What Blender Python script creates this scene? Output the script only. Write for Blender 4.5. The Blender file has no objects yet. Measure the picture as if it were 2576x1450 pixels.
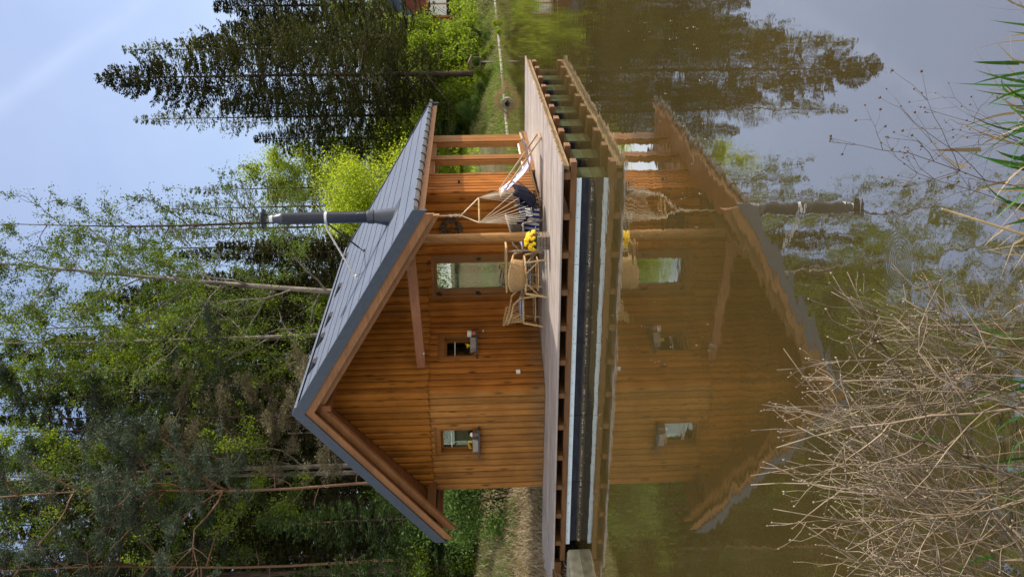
import bpy, math, random
import numpy as np
from mathutils import Matrix, Vector
R_ = math.radians
rs = np.random.RandomState(7)
random.seed(7)
scene = bpy.context.scene
COL = scene.collection

# ------------------------------------------------------------------ camera geometry
# the photograph is a portrait frame lying on its side; (U, v) = upright pixel coordinates 1450 x 2576
F_, PITCH, ROLL, YAW = 2150., .0443, .0245, .447
CX, CY = 725., 1288.
ZD = .46
fw = np.array([-math.sin(YAW), math.cos(YAW), 0]); rt = np.array([math.cos(YAW), math.sin(YAW), 0]); up = np.array([0, 0, 1.])
CF = fw*math.cos(PITCH) - up*math.sin(PITCH)
CD = -up*math.cos(PITCH) - fw*math.sin(PITCH)
CXV = rt*math.cos(ROLL) + CD*math.sin(ROLL)
CYV = -rt*math.sin(ROLL) + CD*math.cos(ROLL)
CAM = np.array([3.57, -11.43, 1.72])
def ray(U, v): return CXV*(U-CX)/F_ + CYV*(v-CY)/F_ + CF
def atd(U, v, d): return CAM + ray(U, v)*d
def atz(U, v, z):
    d = ray(U, v); return CAM + d*(z-CAM[2])/d[2]
def aty(U, v, y):
    d = ray(U, v); return CAM + d*(y-CAM[1])/d[1]

# ------------------------------------------------------------------ object helpers
def tag(o, label=None, cat=None, group=None, kind=None):
    if label: o['label'] = label
    if cat: o['category'] = cat
    if group: o['group'] = group
    if kind: o['kind'] = kind
    return o
def empty(name, loc, label, cat, group=None, rz=0, scale=1):
    o = bpy.data.objects.new(name, None); COL.objects.link(o)
    o.location = tuple(float(c) for c in loc); o.rotation_euler = (0, 0, rz); o.scale = (scale,)*3
    o.empty_display_size = .2
    return tag(o, label, cat, group)
def chain(o):
    p = np.zeros(3)
    while o is not None:
        p += np.array(o.location); o = o.parent
    return p
def np_mesh(name, V, quads=None, tris=None, mat=None, smooth=False):
    me = bpy.data.meshes.new(name)
    V = np.asarray(V, np.float32)
    nq = 0 if quads is None else len(quads); nt = 0 if tris is None else len(tris)
    me.vertices.add(len(V)); me.vertices.foreach_set('co', V.ravel())
    li = []
    if nq: li.append(np.asarray(quads, np.int32).ravel())
    if nt: li.append(np.asarray(tris, np.int32).ravel())
    li = np.concatenate(li)
    me.loops.add(len(li)); me.loops.foreach_set('vertex_index', li)
    tot = np.concatenate([np.full(nq, 4, np.int32), np.full(nt, 3, np.int32)])
    st = np.concatenate([[0], np.cumsum(tot)[:-1]]).astype(np.int32)
    me.polygons.add(nq+nt)
    me.polygons.foreach_set('loop_start', st)
    me.polygons.foreach_set('loop_total', tot)
    if smooth: me.polygons.foreach_set('use_smooth', np.ones(nq+nt, bool))
    me.update(calc_edges=True)
    if mat: me.materials.append(mat)
    return me
def link(name, me, parent=None, loc=(0, 0, 0)):
    o = bpy.data.objects.new(name, me); COL.objects.link(o); o.location = loc
    if parent: o.parent = parent
    return o
def copy_tree(o, parent=None):
    c = o.copy(); COL.objects.link(c)
    if parent: c.parent = parent
    for ch in list(o.children): copy_tree(ch, c)
    return c

class MB:
    def __init__(s): s.v = []; s.f = []
    def add(s, vs, fs):
        b = len(s.v); s.v += [tuple(float(c) for c in p) for p in vs]; s.f += [tuple(i+b for i in f) for f in fs]; return s
    def box(s, lo, hi):
        x0, y0, z0 = lo; x1, y1, z1 = hi
        return s.add([(x0,y0,z0),(x1,y0,z0),(x1,y1,z0),(x0,y1,z0),(x0,y0,z1),(x1,y0,z1),(x1,y1,z1),(x0,y1,z1)],
                     [(0,3,2,1),(4,5,6,7),(0,1,5,4),(1,2,6,5),(2,3,7,6),(3,0,4,7)])
    def bbox(s, lo, hi, b=.008):
        # box with chamfered vertical and top edges
        x0, y0, z0 = lo; x1, y1, z1 = hi
        def ring(i, z): return [(x0+i+b,y0+i,z),(x1-i-b,y0+i,z),(x1-i,y0+i+b,z),(x1-i,y1-i-b,z),(x1-i-b,y1-i,z),(x0+i+b,y1-i,z),(x0+i,y1-i-b,z),(x0+i,y0+i+b,z)]
        V = ring(b, z0)+ring(0, z0+b)+ring(0, z1-b)+ring(b, z1)
        Fc = [tuple(range(7, -1, -1)), tuple(range(24, 32))]
        for r in range(3):
            for k in range(8):
                Fc.append((r*8+k, r*8+(k+1) % 8, (r+1)*8+(k+1) % 8, (r+1)*8+k))
        return s.add(V, Fc)
    def bar(s, p, q, w, h, upv=(0, 0, 1)):
        p = np.array(p, float); q = np.array(q, float); t = q-p; t /= np.linalg.norm(t)
        u = np.array(upv, float)
        a = np.cross(t, u)
        if np.linalg.norm(a) < 1e-5: a = np.cross(t, (1, 0, 0))
        a /= np.linalg.norm(a); b = np.cross(a, t)
        vs = [e+a*sx*w/2+b*sy*h/2 for e in (p, q) for sx, sy in ((-1,-1),(1,-1),(1,1),(-1,1))]
        return s.add(vs, [(0,1,2,3),(7,6,5,4),(0,4,5,1),(1,5,6,2),(2,6,7,3),(3,7,4,0)])
    def tube(s, pts, rad, n=6, cap=True):
        P = np.array(pts, float); m = len(P)
        rad = np.full(m, rad) if np.isscalar(rad) else np.array(rad, float)
        T = np.gradient(P, axis=0); T /= (np.linalg.norm(T, axis=1)[:, None]+1e-9)
        ref = np.array([0, 0, 1.]) if abs(T[0][2]) < .9 else np.array([1., 0, 0])
        vs = []
        a = np.cross(T[0], ref); a /= np.linalg.norm(a)
        ang = np.arange(n)*2*math.pi/n
        for i in range(m):
            a = a - T[i]*(a@T[i]); a /= np.linalg.norm(a)+1e-9; b = np.cross(T[i], a)
            for k in ang: vs.append(P[i]+rad[i]*(a*math.cos(k)+b*math.sin(k)))
        fs = [(i*n+k, i*n+(k+1) % n, (i+1)*n+(k+1) % n, (i+1)*n+k) for i in range(m-1) for k in range(n)]
        if cap: fs += [tuple(range(n-1, -1, -1)), tuple(range((m-1)*n, m*n))]
        return s.add(vs, fs)
    def lathe(s, prof, c=(0, 0, 0), n=24):
        m = len(prof)
        vs = [(c[0]+r*math.cos(2*math.pi*k/n), c[1]+r*math.sin(2*math.pi*k/n), c[2]+z) for r, z in prof for k in range(n)]
        fs = [(i*n+k, i*n+(k+1) % n, (i+1)*n+(k+1) % n, (i+1)*n+k) for i in range(m-1) for k in range(n)]
        fs += [tuple(range(n-1, -1, -1)), tuple(range((m-1)*n, m*n))]
        return s.add(vs, fs)
    def prism(s, poly, ext):
        # poly: 3-D points of one cap (counter-clockwise seen against ext), ext: vector
        m = len(poly); e = np.array(ext, float)
        vs = [np.array(p, float) for p in poly]+[np.array(p, float)+e for p in poly]
        return s.add(vs, [tuple(range(m-1, -1, -1)), tuple(range(m, 2*m))]+[(i, (i+1) % m, m+(i+1) % m, m+i) for i in range(m)])
    def build(s, name, mat, parent=None, origin=None, local=False, smooth=False):
        off = np.zeros(3)
        if not local: off = chain(parent) if parent else np.zeros(3)
        if origin is not None and not parent: off = np.array(origin, float)
        V = np.array(s.v, float)-off
        me = bpy.data.meshes.new(name); me.from_pydata(V.tolist(), [], s.f); me.update()
        if smooth: me.shade_smooth()
        if mat: me.materials.append(mat)
        return link(name, me, parent, tuple(off) if (origin is not None and not parent) else (0, 0, 0))

# ------------------------------------------------------------------ materials
def new_mat(name):
    m = bpy.data.materials.new(name); m.use_nodes = True
    nt = m.node_tree; nt.nodes.clear(); return m, nt
def N(nt, t, **kw):
    n = nt.nodes.new(t)
    for k, v in kw.items():
        if k in n.inputs: n.inputs[k].default_value = v
        else: setattr(n, k, v)
    return n
def L(nt, a, b): nt.links.new(a, b)
def mixc(nt, fac, a, b, blend='MIX'):
    m = nt.nodes.new('ShaderNodeMix'); m.data_type = 'RGBA'; m.blend_type = blend
    for s, v in ((m.inputs[0], fac), (m.inputs[6], a), (m.inputs[7], b)):
        if hasattr(v, 'is_linked'): nt.links.new(v, s)
        else: s.default_value = v if not isinstance(v, tuple) else (v+(1,) if len(v) == 3 else v)
    return m.outputs[2]
def ramp(nt, fac, stops, interp='LINEAR'):
    r = nt.nodes.new('ShaderNodeValToRGB'); r.color_ramp.interpolation = interp
    cr = r.color_ramp
    while len(cr.elements) < len(stops): cr.elements.new(.5)
    for e, (p, c) in zip(cr.elements, stops):
        e.position = p; e.color = (c if isinstance(c, tuple) else (c, c, c))+(1,)
    nt.links.new(fac, r.inputs[0]); return r.outputs[0]
def mth(nt, op, a, b=None, clamp=False):
    m = nt.nodes.new('ShaderNodeMath'); m.operation = op; m.use_clamp = clamp
    for i, v in enumerate((a, b)):
        if v is None: continue
        if hasattr(v, 'is_linked'): nt.links.new(v, m.inputs[i])
        else: m.inputs[i].default_value = v
    return m.outputs[0]
def out(nt, sh): 
    o = nt.nodes.new('ShaderNodeOutputMaterial'); nt.links.new(sh, o.inputs[0])
def coords(nt, scale=(1, 1, 1), kind='Object'):
    tc = nt.nodes.new('ShaderNodeTexCoord'); mp = nt.nodes.new('ShaderNodeMapping')
    mp.inputs['Scale'].default_value = scale; nt.links.new(tc.outputs[kind], mp.inputs[0]); return mp.outputs[0]
def noise(nt, vec, scale, detail=3., rough=.55):
    n = N(nt, 'ShaderNodeTexNoise', Scale=scale, Detail=detail, Roughness=rough); L(nt, vec, n.inputs['Vector']); return n.outputs[0]
def bump(nt, h, strength=.3, dist=.01):
    b = N(nt, 'ShaderNodeBump', Strength=strength, Distance=dist); L(nt, h, b.inputs['Height']); return b.outputs[0]
def princ(nt, color, rough=.6, metal=0., spec=.5, normal=None):
    p = nt.nodes.new('ShaderNodeBsdfPrincipled')
    if hasattr(color, 'is_linked'): L(nt, color, p.inputs['Base Color'])
    else: p.inputs['Base Color'].default_value = color+(1,)
    if hasattr(rough, 'is_linked'): L(nt, rough, p.inputs['Roughness'])
    else: p.inputs['Roughness'].default_value = rough
    p.inputs['Metallic'].default_value = metal; p.inputs['Specular IOR Level'].default_value = spec
    if normal is not None: L(nt, normal, p.inputs['Normal'])
    return p

def wood(name, a, b, axis='Z', rough=.5, knots=.75, spec=.35, fine=30., isl=.35, stain=False):
    m, nt = new_mat(name)
    sc = {'X': (1.2, fine, fine), 'Y': (fine, 1.2, fine), 'Z': (fine, fine, 1.2)}[axis]
    n1 = noise(nt, coords(nt, sc), 1., 4., .6)
    n2 = noise(nt, coords(nt), 2.3, 4.)
    c = mixc(nt, ramp(nt, n1, [(.3, 0.), (.72, 1.)]), a, b)
    c = mixc(nt, ramp(nt, n2, [(.35, 0.), (.7, .55)]), c, tuple(x*.62 for x in a))
    g = nt.nodes.new('ShaderNodeNewGeometry')
    v = mth(nt, 'ADD', mth(nt, 'MULTIPLY', g.outputs['Random Per Island'], isl), 1-isl*.5)
    c = mixc(nt, 1., c, None or v, 'MULTIPLY') if False else c
    hs = nt.nodes.new('ShaderNodeHueSaturation'); L(nt, v, hs.inputs['Value']); L(nt, c, hs.inputs['Color'])
    c = hs.outputs[0]
    if knots:
        ks = {'X': (2.2, 9, 9), 'Y': (9, 2.2, 9), 'Z': (9, 9, 2.2)}[axis]
        vo = N(nt, 'ShaderNodeTexVoronoi', Scale=1.); L(nt, coords(nt, ks), vo.inputs['Vector'])
        kk = ramp(nt, vo.outputs['Distance'], [(.08, 1.), (.27, 0.)])
        sel = ramp(nt, noise(nt, coords(nt), 1.7, 2.), [(.36, 0.), (.5, 1.)])
        c = mixc(nt, mth(nt, 'MULTIPLY', mth(nt, 'MULTIPLY', kk, sel), knots), c, tuple(x*.22 for x in a))
    if stain:   # rain greying and splash marks low on the boards
        sz = nt.nodes.new('ShaderNodeSeparateXYZ'); L(nt, coords(nt), sz.inputs[0])
        n5 = noise(nt, coords(nt, (7, 7, 1.2)), 1., 4.)
        lo = mth(nt, 'MULTIPLY', ramp(nt, sz.outputs[2], [(0., 1.), (.38, 0.)]), ramp(nt, n5, [(.3, .2), (.65, .9)]))
        c = mixc(nt, lo, c, (.15, .10, .055))
        c = mixc(nt, ramp(nt, noise(nt, coords(nt, (9, 9, .7)), 1., 5.), [(.55, 0.), (.72, .5)]), c, tuple(x*.45 for x in a))
    p = princ(nt, c, rough, 0, spec, bump(nt, n1, .25, .004))
    out(nt, p.outputs[0]); return m
def plain(name, col, rough=.6, metal=0., spec=.5, var=.25, scale=14., bs=.0):
    m, nt = new_mat(name)
    n = noise(nt, coords(nt), scale, 4.)
    c = mixc(nt, ramp(nt, n, [(.3, 0.), (.7, 1.)]), tuple(x*(1-var) for x in col), tuple(min(1, x*(1+var*.6)) for x in col))
    p = princ(nt, c, rough, metal, spec, bump(nt, n, bs, .01) if bs else None)
    out(nt, p.outputs[0]); return m
def leafmat(name, a, b, trans=.4, rough=.55, objvar=.25, tgain=1.5, spec=.2):
    m, nt = new_mat(name)
    g = nt.nodes.new('ShaderNodeNewGeometry'); oi = nt.nodes.new('ShaderNodeObjectInfo')
    cl = noise(nt, coords(nt), .55, 2.)
    f = mth(nt, 'ADD', mth(nt, 'MULTIPLY', g.outputs['Random Per Island'], .6), mth(nt, 'MULTIPLY', cl, .8), )
    f = mth(nt, 'SUBTRACT', f, .2, True)
    c = mixc(nt, f, a, b)
    hs = nt.nodes.new('ShaderNodeHueSaturation')
    L(nt, mth(nt, 'ADD', mth(nt, 'MULTIPLY', oi.outputs['Random'], objvar), 1-objvar*.5), hs.inputs['Value']); L(nt, c, hs.inputs['Color'])
    c = hs.outputs[0]
    d = princ(nt, c, rough, 0, spec)
    t = nt.nodes.new('ShaderNodeBsdfTranslucent')
    L(nt, mixc(nt, 1., c, (tgain, tgain*.95, tgain*.5), 'MULTIPLY'), t.inputs[0])
    mx = nt.nodes.new('ShaderNodeMixShader'); mx.inputs[0].default_value = trans
    L(nt, d.outputs[0], mx.inputs[1]); L(nt, t.outputs[0], mx.inputs[2]); out(nt, mx.outputs[0]); return m
def barkmat(name, a, b, scale=8., stretch=(1, 1, .25), hi=None):
    m, nt = new_mat(name)
    n = noise(nt, coords(nt, stretch), scale, 5., .65)
    c = mixc(nt, ramp(nt, n, [(.38, 0.), (.62, 1.)]), a, b)
    if hi:   # colour of the upper trunk
        sp = nt.nodes.new('ShaderNodeSeparateXYZ'); L(nt, coords(nt), sp.inputs[0])
        c = mixc(nt, ramp(nt, mth(nt, 'DIVIDE', sp.outputs[2], 12.), [(.3, 0.), (.6, 1.)]), c, hi)
    p = princ(nt, c, .85, 0, .2, bump(nt, n, .6, .03)); out(nt, p.outputs[0]); return m

def floatmat():
    m, nt = new_mat('black_float_plastic')
    sp = nt.nodes.new('ShaderNodeSeparateXYZ'); L(nt, coords(nt), sp.inputs[0])
    n = noise(nt, coords(nt, (1, 1, 3)), 6., 5.); n2 = noise(nt, coords(nt, (4, 4, .6)), 5., 4.)
    c = mixc(nt, ramp(nt, n, [(.35, 0.), (.7, 1.)]), (.010, .012, .020), (.024, .028, .038))
    c = mixc(nt, ramp(nt, n2, [(.6, 0.), (.8, .2)]), c, (.08, .08, .07))
    sc = mth(nt, 'MULTIPLY', ramp(nt, mth(nt, 'ADD', sp.outputs[2], mth(nt, 'MULTIPLY', n, .06)), [(.045, 1.), (.085, 0.)]), ramp(nt, n, [(.4, .25), (.6, 1.)]))
    c = mixc(nt, sc, c, (.16, .125, .075))
    p = princ(nt, c, .5, 0, .18, bump(nt, n, .15, .01)); out(nt, p.outputs[0]); return m
def weedmat():
    m, nt = new_mat('dry_weed_stems')
    oi = nt.nodes.new('ShaderNodeObjectInfo'); n = noise(nt, coords(nt), 17., 4.); n2 = noise(nt, coords(nt), 3.5, 3.)
    c = mixc(nt, oi.outputs['Random'], (.10, .076, .056), (.25, .19, .13))
    c = mixc(nt, ramp(nt, n2, [(.4, 0.), (.65, .8)]), c, (.31, .26, .195))
    c = mixc(nt, ramp(nt, n, [(.5, 0.), (.7, .75)]), c, (.05, .038, .028))
    p = princ(nt, c, .75, 0, .2); out(nt, p.outputs[0]); return m
M = {}
M['board'] = wood('stained_boards', (.25, .082, .012), (.43, .158, .024), 'Z', .55, .95, .12, 26., .5, True)
M['board_w'] = wood('weathered_boards', (.26, .108, .024), (.41, .195, .055), 'Z', .6, .8, .12, 30., .4, True)
M['board_up'] = wood('stained_upper_boards', (.24, .085, .012), (.39, .155, .024), 'Z', .55, .7, .12, 26., .5)
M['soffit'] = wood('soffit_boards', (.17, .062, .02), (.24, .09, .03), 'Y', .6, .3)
M['trim'] = wood('trim_wood', (.20, .085, .025), (.29, .13, .045), 'X', .55, .3)
M['barge'] = wood('bargeboard_wood', (.20, .088, .034), (.29, .14, .06), 'X', .55, .35)
M['beamred'] = wood('beam_wood', (.25, .10, .05), (.33, .15, .08), 'X', .6, .3)
M['post'] = wood('post_wood', (.235, .112, .03), (.34, .18, .058), 'Z', .55, .4)
M['frame'] = wood('door_wood', (.17, .062, .010), (.25, .10, .018), 'Z', .42, .1)
M['deck'] = wood('deck_boards', (.30, .255, .235), (.46, .40, .37), 'X', .5, .2, .5, 45., .3)
M['deckedge'] = wood('deck_edge_wood', (.17, .105, .04), (.25, .165, .07), 'Y', .6, .1)
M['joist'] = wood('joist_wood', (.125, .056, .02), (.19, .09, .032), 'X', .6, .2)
M['grey_trim'] = plain('dark_metal_trim', (.055, .07, .105), .38, .3, .5, .15)
M['chim'] = plain('flue_paint', (.04, .048, .07), .34, .3, .5, .1)
M['steel'] = plain('bright_steel', (.55, .57, .6), .3, .85, .5, .12)
M['black'] = plain('black_metal', (.012, .012, .014), .5, .3, .5, .2)
M['float'] = floatmat()
M['rim'] = plain('float_steel_rim', (.56, .68, .78), .45, .0, .5, .1, 5.)
M['gutter'] = plain('gutter_metal', (.20, .20, .21), .3, .7, .5, .15)
M['white'] = plain('white_plastic', (.75, .73, .68), .4)
M['cream'] = plain('cream_rope', (.68, .61, .48), .8, 0, .2, .2, 60.)
M['navy'] = plain('navy_canvas', (.011, .013, .03), .85, 0, .2, .3, 30., .2)
M['cane'] = plain('pale_cane', (.50, .34, .165), .5, 0, .4, .35, 25.)
M['cane2'] = plain('woven_cane', (.34, .215, .10), .7, 0, .3, .4, 70., .3)
M['darkcane'] = plain('dark_woven_cane', (.085, .065, .05), .7, 0, .3, .4, 60., .3)
M['greycane'] = plain('grey_weathered_cane', (.30, .25, .21), .65, 0, .3, .35, 30.)
M['dcwood'] = plain('deck_chair_wood', (.40, .27, .15), .5, 0, .4, .3, 20.)
M['planter'] = plain('weathered_planter_wood', (.155, .12, .095), .8, 0, .3, .4, 18., .3)
M['greypot'] = plain('taupe_flower_box', (.27, .23, .205), .6, 0, .4, .1)
M['yellow'] = plain('yellow_petals', (.78, .50, .008), .6, 0, .3, .45, 40.)
M['green'] = leafmat('plant_green', (.03, .08, .012), (.07, .15, .03), .3)
M['wreath'] = plain('dry_wreath_twigs', (.11, .07, .045), .8, 0, .3, .6, 30.)
M['concrete'] = plain('mossy_concrete', (.33, .31, .22), .85, 0, .3, .4, 5., .4)
M['curtain'] = plain('white_lace', (.75, .76, .76), .8, 0, .2, .15)
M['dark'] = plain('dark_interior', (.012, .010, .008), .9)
M['jar'] = plain('olive_glass', (.25, .21, .05), .15, 0, .6, .1)
M['slatesill'] = plain('dark_sill_metal', (.05, .055, .07), .5, .2, .5, .1)
M['terracotta'] = plain('terracotta', (.38, .12, .05), .7)
M['redwall'] = wood('red_cabin_boards', (.12, .028, .018), (.17, .042, .025), 'X', .7, 0)
M['orangeframe'] = plain('orange_window_wood', (.42, .15, .03), .5)
M['straw'] = plain('dry_straw', (.43, .33, .19), .8, 0, .2, .4, 9.)
M['stone'] = plain('field_stone', (.22, .19, .16), .85, 0, .3, .4, 6., .4)
M['palewood'] = plain('pale_grey_wood', (.30, .28, .25), .8, 0, .3, .3, 6.)
M['oldwood'] = plain('old_dark_wood', (.12, .085, .06), .8, 0, .3, .4, 9.)
M['speck'] = plain('floating_bits', (.62, .58, .5), .9)

def stripes(name, axis, n, a=(.74, .74, .76), b=(.03, .045, .30)):
    m, nt = new_mat(name)
    sp = nt.nodes.new('ShaderNodeSeparateXYZ'); L(nt, coords(nt), sp.inputs[0])
    w = mth(nt, 'FRACT', mth(nt, 'MULTIPLY', sp.outputs[axis], n))
    c = mixc(nt, ramp(nt, w, [(0., 0.), (.52, 1.)], 'CONSTANT'), b, a)
    w2 = noise(nt, coords(nt), 160., 2.)
    p = princ(nt, c, .85, 0, .2, bump(nt, w2, .2, .004)); out(nt, p.outputs[0]); return m
M['stripe'] = stripes('blue_white_stripes', 1, 8.)
M['stripe2'] = stripes('blue_white_cushion', 0, 16., (.70, .73, .80), (.06, .09, .36))

def roofmat():
    m, nt = new_mat('slate_roof_sheet')
    n1 = noise(nt, coords(nt, (1.5, 22, 1.5)), 1., 4.)
    n2 = noise(nt, coords(nt), 3., 4.)
    sp = nt.nodes.new('ShaderNodeSeparateXYZ'); L(nt, coords(nt), sp.inputs[0])
    c = mixc(nt, ramp(nt, n1, [(.3, 0.), (.7, 1.)]), (.054, .07, .108), (.098, .122, .178))
    c = mixc(nt, ramp(nt, n2, [(.4, 0.), (.7, .4)]), c, (.125, .15, .20))
    p = princ(nt, c, .5, 0, .4, bump(nt, n1, .3, .006)); out(nt, p.outputs[0]); return m
M['roof'] = roofmat()
def glassmat(name, refl, tint=(.9, .95, .9), rough=.004, see=True):
    m, nt = new_mat(name)
    g = N(nt, 'ShaderNodeBsdfGlossy', Roughness=rough); g.inputs[0].default_value = tint+(1,)
    nn = bump(nt, noise(nt, coords(nt), 3., 1.), .05, .004); L(nt, nn, g.inputs['Normal'])
    t = nt.nodes.new('ShaderNodeBsdfTransparent'); t.inputs[0].default_value = (.85, .9, .87, 1)
    mx = nt.nodes.new('ShaderNodeMixShader')
    fr = N(nt, 'ShaderNodeFresnel', IOR=1.5)
    L(nt, mth(nt, 'ADD', fr.outputs[0], refl, True), mx.inputs[0])
    L(nt, t.outputs[0], mx.inputs[1]); L(nt, g.outputs[0], mx.inputs[2]); out(nt, mx.outputs[0]); return m
M['glass_door'] = glassmat('door_glass', .38)
M['glass_side'] = glassmat('coated_side_glass', 1., (1., 1., .93))
M['glass_dark'] = glassmat('window_glass', -.025)

def watermat():
    m, nt = new_mat('pond_water')
    co = coords(nt)
    n1 = noise(nt, co, 2.4, 2., .5)
    n2 = noise(nt, co, 13., 2., .5)
    n3 = noise(nt, co, .25, 2.)
    amp = ramp(nt, n3, [(.35, .25), (.65, 1.)])
    h = mth(nt, 'ADD', mth(nt, 'MULTIPLY', n1, 1.0), mth(nt, 'MULTIPLY', n2, .11))
    h = mth(nt, 'MULTIPLY', h, amp)
    # one set of rings where a fish has touched the surface
    c = atz(795, 2262, 0)
    vd = nt.nodes.new('ShaderNodeVectorMath'); vd.operation = 'DISTANCE'
    L(nt, co, vd.inputs[0]); vd.inputs[1].default_value = (c[0], c[1], 0)
    rr = vd.outputs['Value']
    ring = mth(nt, 'MULTIPLY', mth(nt, 'SINE', mth(nt, 'MULTIPLY', rr, 400.)), mth(nt, 'POWER', 2.718, mth(nt, 'MULTIPLY', mth(nt, 'POWER', mth(nt, 'DIVIDE', mth(nt, 'SUBTRACT', rr, .06), .045), 2.), -1.)))
    h = mth(nt, 'ADD', h, mth(nt, 'MULTIPLY', ring, .03))
    nb = bump(nt, h, 1., .0036)
    d = nt.nodes.new('ShaderNodeBsdfDiffuse')
    L(nt, mixc(nt, ramp(nt, noise(nt, co, .4, 3.), [(.35, 0.), (.65, 1.)]), (.047, .035, .011), (.063, .047, .016)), d.inputs[0])
    g = N(nt, 'ShaderNodeBsdfGlossy', Roughness=.018); g.inputs[0].default_value = (1., 1., .99, 1); L(nt, nb, g.inputs['Normal'])
    fr = N(nt, 'ShaderNodeFresnel', IOR=2.6); L(nt, nb, fr.inputs['Normal'])
    mx = nt.nodes.new('ShaderNodeMixShader'); L(nt, mth(nt, 'ADD', mth(nt, 'MULTIPLY', fr.outputs[0], .36), .35, True), mx.inputs[0])
    L(nt, d.outputs[0], mx.inputs[1]); L(nt, g.outputs[0], mx.inputs[2]); out(nt, mx.outputs[0]); return m
M['water'] = watermat()
def groundmat():
    m, nt = new_mat('bank_soil')
    co = coords(nt)
    a = ramp(nt, noise(nt, co, .35, 4.), [(.4, 0.), (.6, 1.)])
    b = ramp(nt, noise(nt, co, 6., 5.), [(.35, 0.), (.65, 1.)])
    c = mixc(nt, a, (.10, .075, .045), (.055, .085, .02))
    c = mixc(nt, b, c, (.16, .13, .075))
    p = princ(nt, c, .95, 0, .1, bump(nt, noise(nt, co, 9., 5.), .8, .06)); out(nt, p.outputs[0]); return m
M['ground'] = groundmat()
def meadowmat():
    m, nt = new_mat('grass_blades')
    g = nt.nodes.new('ShaderNodeNewGeometry')
    cl = ramp(nt, noise(nt, coords(nt), .5, 3.), [(.38, 0.), (.62, 1.)])
    c1 = mixc(nt, g.outputs['Random Per Island'], (.09, .17, .022), (.22, .31, .045))
    c2 = mixc(nt, g.outputs['Random Per Island'], (.20, .15, .085), (.42, .34, .22))
    c = mixc(nt, mth(nt, 'MULTIPLY', cl, .6), c1, c2)
    d = princ(nt, c, .7, 0, .2); t = nt.nodes.new('ShaderNodeBsdfTranslucent'); L(nt, c, t.inputs[0])
    mx = nt.nodes.new('ShaderNodeMixShader'); mx.inputs[0].default_value = .4
    L(nt, d.outputs[0], mx.inputs[1]); L(nt, t.outputs[0], mx.inputs[2]); out(nt, mx.outputs[0]); return m
M['meadow'] = meadowmat()
M['strawgrass'] = leafmat('dead_grass', (.16, .12, .075), (.44, .36, .25), .25, objvar=0, tgain=1.)
M['reed'] = leafmat('fresh_grass', (.022, .085, .012), (.06, .15, .025), .3, .45)
M['freshgrass'] = leafmat('sunny_grass', (.13, .23, .015), (.28, .38, .04), .5, objvar=0)
M['weed'] = weedmat()
M['weeddark'] = plain('dark_dry_stems', (.10, .07, .045), .8, 0, .25, .4, 14.)
M['spruce'] = leafmat('spruce_needles', (.014, .020, .007), (.055, .058, .016), .15, .7, spec=.06)
M['spruceg'] = leafmat('fresh_spruce_needles', (.018, .040, .014), (.06, .095, .028), .2, .6, spec=.1)
M['pine'] = leafmat('pine_needles', (.028, .045, .032), (.075, .105, .075), .15, .6)
M['deadpine'] = leafmat('browned_pine_needles', (.085, .075, .045), (.16, .14, .09), .15, .6)
M['spring'] = leafmat('spring_leaves', (.07, .12, .014), (.17, .23, .026), .58, tgain=1.9)
M['springdk'] = leafmat('darker_spring_leaves', (.035, .07, .012), (.10, .15, .022), .45)
M['bright'] = leafmat('sunny_leaves', (.17, .25, .025), (.33, .40, .05), .6, tgain=2.)
M['shrub'] = leafmat('shrub_leaves', (.045, .095, .022), (.11, .18, .045), .45)
M['larch'] = leafmat('larch_needles', (.05, .07, .022), (.12, .14, .05), .35)
M['bark_pale'] = barkmat('pale_bark', (.085, .073, .06), (.215, .195, .17), 5., (1, 1, .5))
M['bark_dark'] = barkmat('dark_bark', (.035, .026, .02), (.075, .055, .042), 9.)
M['bark_pine'] = barkmat('pine_bark', (.13, .075, .05), (.24, .15, .10), 8., (1, 1, .3), (.15, .088, .058))

# ------------------------------------------------------------------ terrain and water
POND = np.array([(1.57,-9.47),(2.406,-9.1),(3.224,-8.75),(5.5,-7.7),(19.7,-1.5),(34,8),(40,24),(34,42),(20,50),(8,49),(-3.2,44.1),(-5.2,35.3),(-7.1,28.),
                 (-8.5,18),(-8.7,8),(-8.2,2.8),(-7.6,1.0),(-7.2,-.25),(-9.,-2.2),(-15,-8),(-13,-15),(-8.3,-13.8)])
def pond_sd(X, Y):
    P = np.stack([X.ravel(), Y.ravel()], 1); d = np.full(len(P), 1e9); ins = np.zeros(len(P), bool)
    n = len(POND)
    for i in range(n):
        a = POND[i]; b = POND[(i+1) % n]; ab = b-a
        t = np.clip(((P-a)@ab)/(ab@ab), 0, 1); d = np.minimum(d, np.linalg.norm(P-a-t[:, None]*ab, axis=1))
        c = ((a[1] > P[:, 1]) != (b[1] > P[:, 1])) & (P[:, 0] < (b[0]-a[0])*(P[:, 1]-a[1])/(b[1]-a[1]+1e-12)+a[0])
        ins ^= c
    return np.where(ins, -d, d).reshape(X.shape)
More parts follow.
